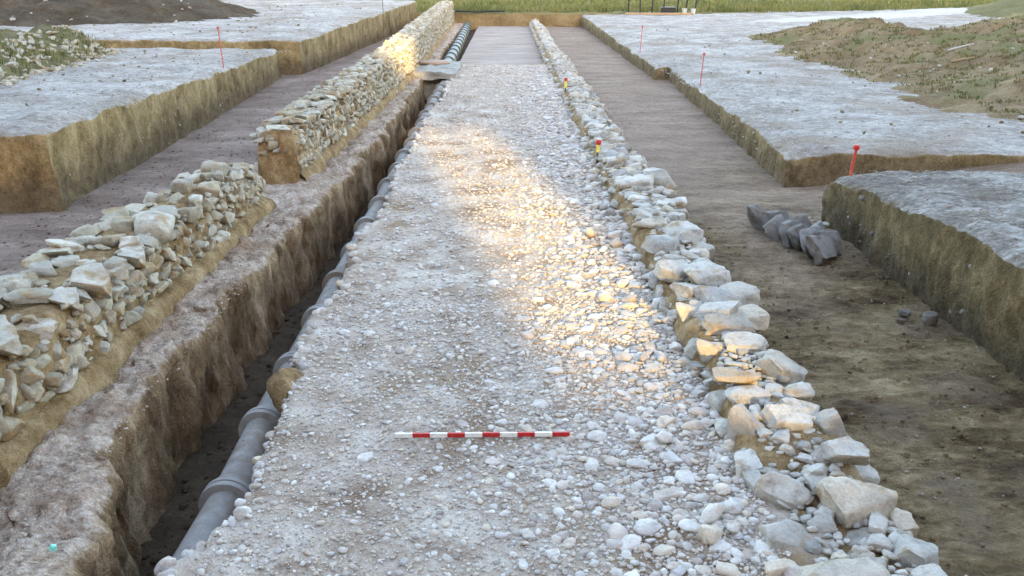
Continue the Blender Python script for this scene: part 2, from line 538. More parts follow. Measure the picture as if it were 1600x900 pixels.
tag(grid_obj("right_trench_floor", np.stack([X, Y, Z], -1), 'right_floor', flip=True), "olive brown trench floor with hoe marks right of the wall", kind="structure")


# ---- terraces: unexcavated blocks with a top and cut faces
def spaced(n, pw):
    return np.linspace(0, 1, n) ** pw


def terrace(name, A, B, Cc, D, ztop, zbot, ns, nt, pw_s, pw_t, label, mat='terrace', seed=0.0, amp=0.030, vamp=0.035, kind="structure", rev_t=False):
    """A-B is the edge along the trench (t runs A to B); D-C lies out at the side (s runs A to D)"""
    A, B, Cc, D = [np.array(p, float) for p in (A, B, Cc, D)]
    s = spaced(ns, pw_s)
    t = spaced(nt, pw_t)
    S, T = np.meshgrid(s, t, indexing='ij')
    XY = ((1 - S) * (1 - T))[..., None] * A + ((1 - S) * T)[..., None] * B + (S * T)[..., None] * Cc + (S * (1 - T))[..., None] * D
    Zt = ztop(XY[..., 0], XY[..., 1])
    top = np.concatenate([XY, Zt[..., None]], -1)
    top = cut_disp(top, amp, seed, vamp)
    # worn, slightly rounded rim
    for dd, idx in ((S * np.linalg.norm(D - A), 0), (T * np.linalg.norm(B - A), 1)):
        wear = 0.5 + 0.9 * np.clip(n2(XY[..., 0], XY[..., 1], 1.3, 3, seed) + 0.3, 0, 1)
        top[..., 2] -= 0.07 * wear * np.exp(-(dd / 0.10)) + 0.02 * wear * np.exp(-dd / 0.35)
    V = [top.reshape(-1, 3)]
    F = [grid_faces(ns, nt)]
    off = ns * nt
    drops = np.concatenate([[0], np.array([0.03, 0.08, 0.15, 0.23, 0.32, 0.41, 0.5, 0.59, 0.68, 0.77, 0.86, 0.94, 1.0])])
    for bnd_xy, bnd_top, flip in ((XY[0], top[0], False), (XY[:, 0], top[:, 0], True), (XY[:, -1], top[:, -1], False)):
        n = len(bnd_xy)
        zt = bnd_top[:, 2]
        rows = [bnd_top]
        for d in drops[1:]:
            base = np.concatenate([bnd_xy, (zt + (zbot - zt) * d)[:, None]], -1)
            q = cut_disp(base, amp * (1.0 + 0.6 * math.sin(d * 3.1)), seed, 0.0)
            q0 = bnd_top[:, :2]
            k = min(1.0, d / 0.16)
            q[:, :2] = q0 * (1 - k) + q[:, :2] * k
            rows.append(q)
        R = np.array(rows)
        V.append(R.reshape(-1, 3))
        f = grid_faces(len(rows), n, off)
        F.append(f if not flip else f[:, ::-1])
        off += len(rows) * n
    o = np_mesh(name, np.concatenate(V), np.concatenate(F), mat)
    bm = bmesh.new()
    bm.from_mesh(o.data)
    bmesh.ops.remove_doubles(bm, verts=bm.verts, dist=0.0005)
    bmesh.ops.recalc_face_normals(bm, faces=bm.faces)
    up = sum(f.normal.z * f.calc_area() for f in bm.faces)
    if up < 0:
        bmesh.ops.reverse_faces(bm, faces=bm.faces)
    bm.to_mesh(o.data)
    bm.free()
    return tag(o, label, kind=kind)


zL1 = lambda x, y: 0.88 - 0.016 * (y - 10) + 0.03 * n2(x, y, 0.35, 3, 1.0)
zL2 = lambda x, y: 0.83 + 0.012 * (y - 24.6) + 0.03 * n2(x, y, 0.35, 3, 2.0)
zR1 = lambda x, y: 0.47 + 0.055 * np.clip(9.8 - y, 0, 5) + 0.035 * n2(x, y, 0.7, 3, 3.0) - 0.05 * np.clip((y - 9.0), 0, 1) * np.clip(x - 5, 0, 1)
zR2 = lambda x, y: np.interp(y, [11, 24, 44, 50], [0.36, 0.20, 0.42, 0.45]) + 0.02 * n2(x, y, 0.5, 3, 4.0) + 0.015 * np.clip(x - 8, 0, 30)
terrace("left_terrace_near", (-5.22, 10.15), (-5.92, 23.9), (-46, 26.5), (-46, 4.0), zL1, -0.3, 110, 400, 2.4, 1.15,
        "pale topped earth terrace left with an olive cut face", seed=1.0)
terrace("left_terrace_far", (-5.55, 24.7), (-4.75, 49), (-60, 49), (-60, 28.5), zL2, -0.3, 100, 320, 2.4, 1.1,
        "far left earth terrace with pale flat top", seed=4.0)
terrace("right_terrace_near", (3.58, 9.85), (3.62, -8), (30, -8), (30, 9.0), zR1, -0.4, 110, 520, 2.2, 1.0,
        "near right earth terrace with dark olive cut face", seed=7.0, amp=0.035, mat='terrace_shaded')
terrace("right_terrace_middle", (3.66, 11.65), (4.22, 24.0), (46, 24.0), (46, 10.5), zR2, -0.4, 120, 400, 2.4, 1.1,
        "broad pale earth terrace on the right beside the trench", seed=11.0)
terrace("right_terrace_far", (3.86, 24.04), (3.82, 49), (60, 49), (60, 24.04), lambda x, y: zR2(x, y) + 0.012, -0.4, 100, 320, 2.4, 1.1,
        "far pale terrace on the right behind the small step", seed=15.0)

# ---- far field with the end face of the trench
zF = lambda x, y: 0.55 + 0.10 * n2(x, y, 0.22, 3, 9.0) * np.clip((y - 48) / 4, 0.1, 1) + 0.02 * np.clip(y - 56, 0, 40)
terrace("far_field", (-60, 48.0), (60, 48.0), (60, 120), (-60, 120), zF, -0.35, 90, 420, 2.2, 1.0,
        "yellow green grass field behind the end of the dig", mat='field', seed=21.0, amp=0.06, vamp=0.05)
# ---- ground sheet to the horizon (all round the dig)
V, F = [], []
o = 800
for (x0, x1, y0, y1) in ((-o, o, 119, o), (-o, -45, -8, 119), (45, o, -8, 119), (-o, o, -o, -8)):
    k = len(V)
    V += [(x0, y0, 0.3), (x1, y0, 0.3), (x1, y1, 0.3), (x0, y1, 0.3)]
    F.append((k, k + 1, k + 2, k + 3))
tag(link_mesh("ground", V, F, 'field', smooth=False), "open ground reaching to the horizon", kind="structure")
# ---- pale track at the far right
tx = np.linspace(0, 1, 60)
cx = 11 + 26 * tx
cy = 41 + 22 * tx ** 1.5
w = np.linspace(-1, 1, 14)
PX = cx[:, None] - w[None, :] * (1.0 + 1.2 * tx[:, None]) * 0.5
PY = cy[:, None] + w[None, :] * (1.4 + 2.6 * tx[:, None])
PZ = np.maximum(zF(PX, PY) * (PY > 48), (zR2(PX, PY) + 0.04) * (PY <= 49)) + 0.03 - 0.16 * np.abs(w[None, :]) ** 4 - 0.3 * np.clip(0.06 - tx[:, None], 0, 1) * 4
tag(grid_obj("track", np.stack([PX, PY, PZ], -1), 'track'), "pale dusty track crossing behind the right spoil heap", kind="structure")


# ------------------------------------------------------------------ heaps
def heap(name, x0, x1, y0, y1, n, m, zfun, mat, label, cat):
    xs = np.linspace(x0, x1, n)
    ys = np.linspace(y0, y1, m)
    X, Y = np.meshgrid(xs, ys, indexing='ij')
    Z = zfun(X, Y)
    ob = grid_obj(name, np.stack([X, Y, Z], -1), mat)
    return tag(ob, label, cat)


def bumps(X, Y, lst):
    Z = np.zeros_like(X)
    for cx, cy, rx, ry, h, a in lst:
        ca, sa = math.cos(a), math.sin(a)
        u = ((X - cx) * ca + (Y - cy) * sa) / rx
        v = (-(X - cx) * sa + (Y - cy) * ca) / ry
        Z = np.maximum(Z, h * np.clip(1.25 * np.exp(-(u * u + v * v)) - 0.25, -0.3, 1))
    return Z


RH = [(11.6, 30.5, 2.6, 4.2, 0.75, 0.2), (11.6, 26, 3.2, 3.6, 0.80, 0.3), (13.2, 22.0, 4.6, 3.4, 0.80, 0.4), (16.5, 25.5, 5.0, 6, 1.1, 0),
      (11.2, 16.8, 3.4, 3.0, 0.62, 0.3), (14, 15, 5, 4, 0.8, 0), (15.0, 24.5, 3.6, 4.2, 1.35, 0), (12.6, 19.6, 2.6, 2.2, .95, 0)]
LH = [(-17, 35.5, 6.2, 5.2, 1.6, 0.1), (-25, 34.5, 10.5, 6.0, 2.6, 0), (-36, 35, 11, 7, 3.0, 0)]


def z_rheap(X, Y):
    return zR2(X, Y) - 0.06 + bumps(X, Y, RH) * (1 + 0.35 * n2(X, Y, 0.6, 3, 5.0)) + 0.10 * n2(X, Y, 1.6, 4, 6.0) * (bumps(X, Y, RH) > 0.03)


def z_lheap(X, Y):
    return zL2(X, Y) - 0.08 + bumps(X, Y, LH) * (1 + 0.3 * n2(X, Y, 0.4, 3, 5.0)) + 0.20 * n2(X, Y, 1.3, 4, 6.0) * (bumps(X, Y, LH) > 0.05)


heap("spoil_heap", 6.5, 24, 12.2, 36, 150, 200, z_rheap, 'heap', "lumpy brown and green spoil heap on the right terrace", "spoil heap")
heap("spoil_heap", -50, -9, 27, 46, 160, 90, z_lheap, 'dark_heap', "dark brown bare soil heap at the far upper left", "spoil heap")
heap("grassy_mound", 19, 44, 30, 60, 110, 110,
     lambda X, Y: 0.3 + 3.2 * np.exp(-((X - 31) / 6.5) ** 2 - ((Y - 43) / 7.5) ** 2) + 0.25 * n2(X, Y, 0.5, 4, 3.0) * np.clip(1.5 - np.hypot((X - 31) / 8, (Y - 43) / 9), 0, 1) - 0.1,
     'field', "tall pale grassy mound at the upper right corner", "mound")

BANK = (-8.4, 14.6, -9.55, 22.4)


def z_bank(X, Y):
    # long stony ridge on the left terrace, its toe running from (-8.2,14) to (-9.4,22.4)
    toe = np.interp(Y, [8, 15, 22.4], [-7.9, -8.3, -9.45])
    d = (toe - X)
    prof_ = np.interp(d, [-0.2, 0.0, 0.35, 0.75, 1.3, 3.2, 3.8], [-0.1, 0.02, 0.28, 0.55, 0.62, 0.55, -0.1])
    end = np.clip((22.6 - Y) / 0.5, 0, 1)
    return zL1(X, Y) - 0.08 + (prof_ * end) * (1 + 0.25 * n2(X, Y, 0.9, 3, 1.0)) + 0.07 * n2(X, Y, 3.0, 3, 4.0) * (prof_ > 0)


bank = heap("rubble_bank", -13, -7.6, 8, 23, 110, 220, z_bank, 'rubble_bank', "long bank of rubble and yellowish soil on the left terrace", "bank")


# ------------------------------------------------------------------ stones: shared shapes
def ico(sub):
    bm = bmesh.new()
    bmesh.ops.create_icosphere(bm, subdivisions=sub, radius=1.0)
    bm.verts.ensure_lookup_table()
    V = np.array([v.co[:] for v in bm.verts])
    F = np.array([[v.index for v in f.verts] for f in bm.faces])
    bm.free()
    return V, F


ICO = {k: ico(k) for k in (1, 2, 3, 4)}


def rock(seed, sub, boxy):
    r = np.random.default_rng(seed)
    V, F = ICO[sub]
    V = V.copy()
    if boxy:
        V = np.sign(V) * np.abs(V) ** 0.62 if boxy > 1 else V
        axes = [(1, 0, 0), (-1, 0, 0), (0, 1, 0), (0, -1, 0), (0, 0, 1), (0, 0, -1)]
        pl = []
        for a in axes:
            n = np.array(a, float) + r.normal(size=3) * 0.22
            pl.append((n / np.linalg.norm(n), r.uniform(0.40, 0.74)))
        for _ in range(9):
            n = r.normal(size=3)
            pl.append((n / np.linalg.norm(n), r.uniform(0.62, 0.84)))
    else:
        pl = []
        for _ in range(7):
            n = r.normal(size=3)
            pl.append((n / np.linalg.norm(n), r.uniform(0.62, 0.92)))
    for n, d in pl:
        t = V @ n - d
        V -= np.where(t > 0, t * 0.94, 0)[:, None] * n
    if sub >= 3:
        V *= (1 + 0.13 * fbm(V * 1.6 + seed * 3.7, 4, 0.55))[:, None]
    else:
        V *= (1 + 0.08 * perlin(V * 1.7 + seed * 3.7))[:, None]
    lo, hi = V.min(0), V.max(0)
    V = (V - (lo + hi) / 2) / (hi - lo)
    return V, F


BOX3 = [rock(100 + i, 3, 1) for i in range(16)]        # angular wall stones
BOX4 = [rock(140 + i, 4, 1) for i in range(10)]        # the same, finer, for the big ones nearby
BOX2 = [rock(180 + i, 2, 1) for i in range(12)]        # the same, coarse, far away
COB3 = [rock(200 + i, 3, 1 if i % 3 == 0 else 0) for i in range(14)]        # rounded cobbles
COB2 = [rock(240 + i, 2, 1 if i % 3 == 0 else 0) for i in range(14)]
COB1 = [rock(280 + i, 1, 0) for i in range(10)]
_shared = {}


def shared_mesh(setname, protos, i, mat):
    key = (setname, i, mat)
    if key not in _shared:
        V, F = protos[i]
        me = bpy.data.meshes.new("stone_" + setname)
        me.from_pydata(V.tolist(), [], F.tolist())
        me.materials.append(M[mat])
        me.polygons.foreach_set("use_smooth", np.ones(len(me.polygons), bool))
        if setname.startswith("box"):
            me.set_sharp_from_angle(angle=math.radians(48))
        _shared[key] = me
    return _shared[key]


SETS = {'box4': BOX4, 'box3': BOX3, 'box2': BOX2, 'cob3': COB3, 'cob2': COB2, 'cob1': COB1}


def place_single(name, st, setname, mat, parent):
    protos = SETS[setname]
    me = shared_mesh(setname, protos, st['i'] % len(protos), mat)
    o = bpy.data.objects.new(name, me)
    C.objects.link(o)
    o.parent = parent
    base = parent.location if parent else Vector((0, 0, 0))
    o.location = Vector(st['p']) - base
    o.rotation_euler = st['r']
    o.scale = st['d']
    return o


def place_merged(name, stones, setname, mat, parent):
    protos = SETS[setname]
    if not stones:
        return None
    VV, FF, off = [], [], 0
    by = {}
    for s in stones:
        by.setdefault(s['i'] % len(protos), []).append(s)
    for i, lst in by.items():
        V, F = protos[i]
        D = np.array([s['d'] for s in lst])
        Pn = np.array([s['p'] for s in lst])
        R = np.array([np.array(Euler(s['r']).to_matrix()) for s in lst])
        W = np.einsum('nij,nvj->nvi', R, V[None] * D[:, None, :]) + Pn[:, None, :]
        n, v = len(lst), len(V)
        VV.append(W.reshape(-1, 3))
        FF.append((F[None] + (np.arange(n) * v)[:, None, None] + off).reshape(-1, 3))
        off += n * v
    o = np_mesh(name, np.concatenate(VV), np.concatenate(FF), mat, parent)
    return tag(o, kind="stuff")


def S(x, y, z, dx, dy, dz, rz=0.0, rx=0.0, ry=0.0, i=None):
    return dict(p=(x, y, z), d=(dx, dy, dz), r=(rx, ry, rz), i=random.randrange(1000) if i is None else i)


def seen(s):
    x, y, z = s['p']
    if y < 2.2 or abs(x) / max(y, 0.1) > 0.66:
        return 0
    return max(s['d']) / math.sqrt(x * x + y * y + (z - CAM_H) ** 2)


def build_stones(parent, stones, mat, limit=300, name="stone", rest="small_stones", near=9.0, rounded=False):
    stones = sorted(stones, key=seen, reverse=True)
    a, b = stones[:limit], stones[limit:]
    for s in a:
        d = math.hypot(s['p'][0], s['p'][1])
        if rounded:
            st = 'cob3' if d < near else 'cob2'
        else:
            st = ('box4' if max(s['d']) > 0.2 and d < 7 else 'box3') if d < 16 else 'box2'
        place_single(name, s, st, mat, parent)
    if rounded:
        place_merged(rest, b, 'cob2', mat, parent)
    else:
        place_merged(rest, b, 'box2', mat, parent)


# ------------------------------------------------------------------ cobbles of the road
def mask_sparse(x, y):
    """1 where dust lies thick and few stones show"""
    m = 0.5 + 0.9 * n2(x, y, 0.45, 3, 7.0)
    m += np.clip((-0.1 - x) / 1.6, -0.5, 0.5) * 0.7
    m += np.clip((6.0 - y) / 4, 0, 1) * 0.12
    return np.clip(m, 0, 1)


cobbles, mids, smalls = [], [], []


def scatter(spacing, y0, y1, lo, hi, keep, out, flat=(0.3, 0.5), sink=0.0, pw=1.6):
    nx, ny = int(2.85 / spacing), int((y1 - y0) / spacing)
    gx, gy = np.meshgrid(np.arange(nx), np.arange(ny), indexing='ij')
    x = -1.55 + (gx + rng.uniform(0, 1, gx.shape)) * spacing
    y = y0 + (gy + rng.uniform(0, 1, gy.shape)) * spacing
    x, y = x.ravel(), y.ravel()
    m = mask_sparse(x, y)
    ok = (x > road_L(y) + 0.05) & (x < road_R(y) + 0.01) & (rng.uniform(0, 1, x.shape) < keep(x, y, m))
    x, y = x[ok], y[ok]
    z = z_road(x, y)
    for k in range(len(x)):
        s = lo * (hi / lo) ** (random.random() ** pw) * (0.85 + 0.40 * max(0, min(1, (x[k] + 0.1))))
        a, h = s * random.uniform(0.6, 0.95), s * random.uniform(*flat)
        out.append(dict(p=(x[k], y[k], z[k] + h * sink), d=(s, a, h), r=(random.gauss(0, 0.14), random.gauss(0, 0.14), random.uniform(0, 6.3)), i=random.randrange(1000)))


rightness = lambda x: np.clip((x + 0.3) / 1.2, 0, 1)
scatter(0.10, 2.3, 26.2, 0.05, 0.13, lambda x, y, m: 0.30 + 0.45 * rightness(x) - 0.28 * m, cobbles, (.30, .46), .06, 1.8)
scatter(0.044, 2.3, 7.0, 0.022, 0.058, lambda x, y, m: 0.95 - 0.45 * m, mids, (.36, .58), .16)
mids_far = []
scatter(0.05, 7.0, 26.2, 0.028, 0.075, lambda x, y, m: 0.95 - 0.45 * m, mids_far, (.30, .5), .12)
scatter(0.025, 2.3, 7.0, 0.009, 0.026, lambda x, y, m: 0.95 - 0.2 * m, smalls, (.5, .85), .22)
# tumbled larger stones along the foot of the right wall
for k in range(70):
    y = random.uniform(3.0, 16)
    x = float(road_R(y)) - abs(random.gauss(0, 0.16))
    s = random.uniform(0.07, 0.15)
    cobbles.append(S(x, y, float(z_road(np.array(x), np.array(y))) + s * 0.2, s, s * random.uniform(.6, .9), s * random.uniform(.5, .75), random.uniform(0, 6.3), random.gauss(0, .25), random.gauss(0, .25)))
# stones sticking out of the cut edge above the pipe
for k in range(900):
    y = 2.6 + 21 * random.random() ** 1.5
    x = float(road_L(y)) + road_wob(y)
    dpt = random.random() ** 2
    s = random.uniform(0.03, 0.11)
    mids.append(S(x - 0.05 * dpt + random.uniform(-.01, .03), y, -0.01 - 0.28 * dpt, s, s * random.uniform(.6, .9), s * random.uniform(.5, .8), random.uniform(0, 6.3), random.gauss(0, .4), random.gauss(0, .4)))
cobbles.sort(key=seen, reverse=True)
for s in cobbles[:300]:
    place_single("cobble", s, 'cob3', 'cobble', road)
place_merged("cobbles", [s for s in cobbles[300:] if s['p'][1] < 13] + mids, 'cob2', 'cobble', road)
place_merged("far_cobbles", [s for s in cobbles[300:] if s['p'][1] >= 13] + [s for s in mids_far if s['p'][1] < 9], 'cob2', 'cobble', road)
place_merged("far_pebbles", [s for s in mids_far if s['p'][1] >= 9], 'cob1', 'cobble', road)
place_merged("pebbles", smalls, 'cob1', 'cobble', road)

# ------------------------------------------------------------------ right wall
rw = tag(empty("stone_wall", (1.65, 3.0, -0.15)), "low tumbled wall of pale limestone rubble along the right side of the cobbled road", "wall", "rubble walls of the ancient road")


def z_rw(x, y):
    """top of the earth and rubble core"""
    return 0.04 + 0.13 * np.clip((y - 3.9) / 1.0, 0, 1) + 0.07 * n2(x, y, 0.8, 2, 4.0)


ys = ygeo(2.0, 48.0, 0.0085, 0.04)
prof = []
for y in ys:
    l, r = float(road_R(y)) - 0.03, float(wall_R(y)) + 0.07
    u = np.array([0, .03, .06, .09, .14, .22, .3, .42, .54, .66, .78, .87, .93, .97, 1.0])
    top = z_rw(l + (r - l) * u, np.full_like(u, y))
    hgt = np.array([0, .35, .62, .80, .93, 1, 1, 1, 1, 1, .97, .88, .66, .35, 0.0])
    zb = np.where(u < 0.5, -0.16, -0.22)
    prof.append(np.stack([l + (r - l) * u, np.full_like(u, y), zb + (top - zb) * hgt], 1))
P = cut_disp(np.array(prof), 0.04, 5.0, 0.04)
grid_obj("earth_core", P, 'core', rw, flip=True)

rws = []
# named stones of the near end, read off the photograph (x, y, z, width, depth, height, turn, tilts)
hand_r = [
    (1.70, 3.78, 0.06, .36, .28, .30, .35, .25, -.1), (1.84, 3.42, 0.00, .27, .24, .24, .9, .1, .1), (1.43, 3.22, 0.06, .46, .26, .15, .1, .18, .05),
    (1.37, 3.88, 0.06, .27, .16, .20, -.55, .45, .3), (1.77, 4.13, 0.13, .24, .17, .11, .1, .08, .05), (1.79, 4.45, 0.08, .22, .20, .20, .05, 0, 0),
    (1.55, 4.45, 0.09, .25, .18, .18, .15, .1, .05), (1.33, 4.45, 0.07, .25, .20, .22, -.5, .4, .35), (1.64, 3.57, 0.01, .19, .15, .14, .4, .2, .1),
    (1.39, 4.74, 0.12, .28, .18, .09, .05, .05, .05), (1.37, 4.90, 0.17, .29, .16, .08, -.05, .05, -.05), (1.70, 5.10, 0.10, .30, .34, .22, .6, .3, .15),
    (1.70, 4.80, 0.10, .22, .16, .13, .3, .1, .0), (1.55, 5.42, 0.20, .28, .22, .09, -.1, .1, .05), (1.57, 3.98, 0.08, .15, .12, .08, .5, .2, 0),
    (1.62, 4.20, 0.03, .15, .12, .12, .3, .1, .2), (1.50, 4.22, 0.02, .12, .12, .10, .8, .1, .2), (1.33, 5.42, 0.16, .24, .18, .12, .2, .3, .1),
    (1.50, 5.72, 0.20, .32, .30, .12, .3, .1, .1), (1.54, 6.72, 0.24, .34, .34, .15, .2, .1, .05), (1.34, 6.92, 0.19, .30, .22, .16, -.1, .1, .05),
    (1.36, 7.70, 0.19, .32, .22, .14, .1, .1, .05), (1.36, 8.35, 0.21, .34, .22, .14, .0, .1, .1), (1.62, 8.10, 0.20, .34, .38, .16, .3, .1, 0),
    (1.46, 10.1, 0.22, .5, .42, .18, .2, .05, .05), (1.78, 10.3, 0.20, .42, .40, .2, -.2, .1, .0), (1.56, 6.25, 0.19, .32, .26, .14, .1, .15, .1),
    (1.32, 6.08, 0.17, .24, .18, .12, .1, .15, .1), (1.72, 5.98, 0.15, .22, .28, .16, .5, .1, .1), (1.74, 6.40, 0.18, .30, .30, .16, .4, .1, .1),
    (1.45, 4.15, -0.02, .16, .12, .12, .3, .2, .1), (1.30, 3.55, 0.02, .30, .22, .16, .2, .3, .2), (1.58, 3.40, 0.02, .14, .12, .12, .9, .2, .1),
    (1.92, 3.75, -.04, .18, .16, .16, .2, .1, .3), (1.98, 3.15, -.03, .24, .2, .2, .5, .1, .1), (1.74, 3.10, .02, .2, .18, .14, .2, .1, .3)]
taken = []
for k, h in enumerate(hand_r):
    x, y, z, dx, dy, dz, rz, rx, ry = h
    lift = 0.07 * min(1, max(0, (y - 3.95) / 0.4)) * (1 if y < 5.3 else 0.5)
    rws.append(S(x, y, z + lift, dx * .98, dy * 1.0, dz * 1.0, rz, rx, ry, i=k * 7 + 3))
    taken.append((x, y, max(dx, dy) * 0.5))
for band in (0, 1, 2):
    y = 2.4 + 0.07 * band
    while y < (47.5 if band < 2 else 14):
        l = float(road_R(y)) + 0.03
        r = float(wall_R(y)) + 0.06 * float(perlin(np.array([y * 0.9, 2.2, 5.5])))
        x = l + random.uniform(0, 0.08)
        while x < r:
            big = 0.75 if y < 5.6 else 1.0
            w_ = (random.uniform(0.11, 0.29) * big, random.uniform(0.06, 0.15), random.uniform(0.025, 0.065))[band]
            dy = w_ * random.uniform(0.55, 1.0)
            dz = w_ * random.uniform(0.35, 0.75)
            cx, cy = x + w_ / 2, y + random.uniform(-0.08, 0.08)
            if not any((cx - a) ** 2 + (cy - b) ** 2 < (c * (0.8, 0.55, 0.45)[band] + w_ * 0.3) ** 2 for a, b, c in taken):
                edge = min(cx - l, r - cx)
                z = float(z_rw(np.array(cx), np.array(cy))) + (0.02, 0.02, 0.012)[band] - 0.12 * max(0, 0.10 - edge) / 0.10
                if random.random() < ((0.45 if y < 4.1 else 0.85), 0.85, 0.85)[band]:
                    rws.append(S(cx, cy, z, w_ * 1.06, dy * 1.1, dz, random.gauss(0, 0.7), random.gauss(0, 0.18), random.gauss(0, 0.16)))
                    if band == 0:
                        taken.append((cx, cy, w_ * .4))
            x += w_ * random.uniform(0.9, 1.25)
        y += (random.uniform(0.17, 0.25), random.uniform(0.12, 0.17), random.uniform(.06, .09))[band]
        taken = [t for t in taken if t[1] > y - 1.2] if y > 14 else taken
cur = np.array([(q['p'][0], q['p'][1], max(q['d'][0], q['d'][1]) * .5) for q in rws])
for size, tries in ((.17, 1500), (.12, 3000), (.08, 5000), (.055, 7000)):
    for k in range(tries):
        y = 3.0 + 11 * random.random() ** 1.5
        l, r = float(road_R(y)) + .03, float(wall_R(y)) + .03
        x = random.uniform(l, r)
        rad = size * random.uniform(.8, 1.25) * .5
        if np.all((cur[:, 0] - x) ** 2 + (cur[:, 1] - y) ** 2 > (0.78 * (cur[:, 2] + rad)) ** 2):
            cur = np.vstack([cur, (x, y, rad)])
            z = float(z_rw(np.array(x), np.array(y))) + rad * .25 - 0.10 * max(0, .07 - min(x - l, r - x)) / .07
            rws.append(S(x, y, z, rad * 2.2, rad * 1.7, rad * random.uniform(.9, 1.5), random.uniform(0, 6.3), random.gauss(0, .2), random.gauss(0, .2)))
# upright faces of the wall: road side beyond the cobbles and along the right floor
y = 4.0
while y < 47.5:
    l = float(road_R(y))
    r = float(wall_R(y)) + 0.04
    rws.append(S(r - 0.02, y, random.uniform(-0.1, 0.02), random.uniform(.1, .2), random.uniform(.14, .28), random.uniform(.1, .2), random.gauss(0, .2), 0, random.gauss(0, .1)))
    if random.random() < (0.6 if y < 26 else 0.95):
        rws.append(S(l + 0.01, y, random.uniform(-0.04, 0.10), random.uniform(.1, .2), random.uniform(.12, .26), random.uniform(.08, .16), random.gauss(0, .2), 0, random.gauss(0, .1)))
    y += random.uniform(.16, .28)
build_stones(rw, rws, 'limestone', name="stone")

# ------------------------------------------------------------------ left walls


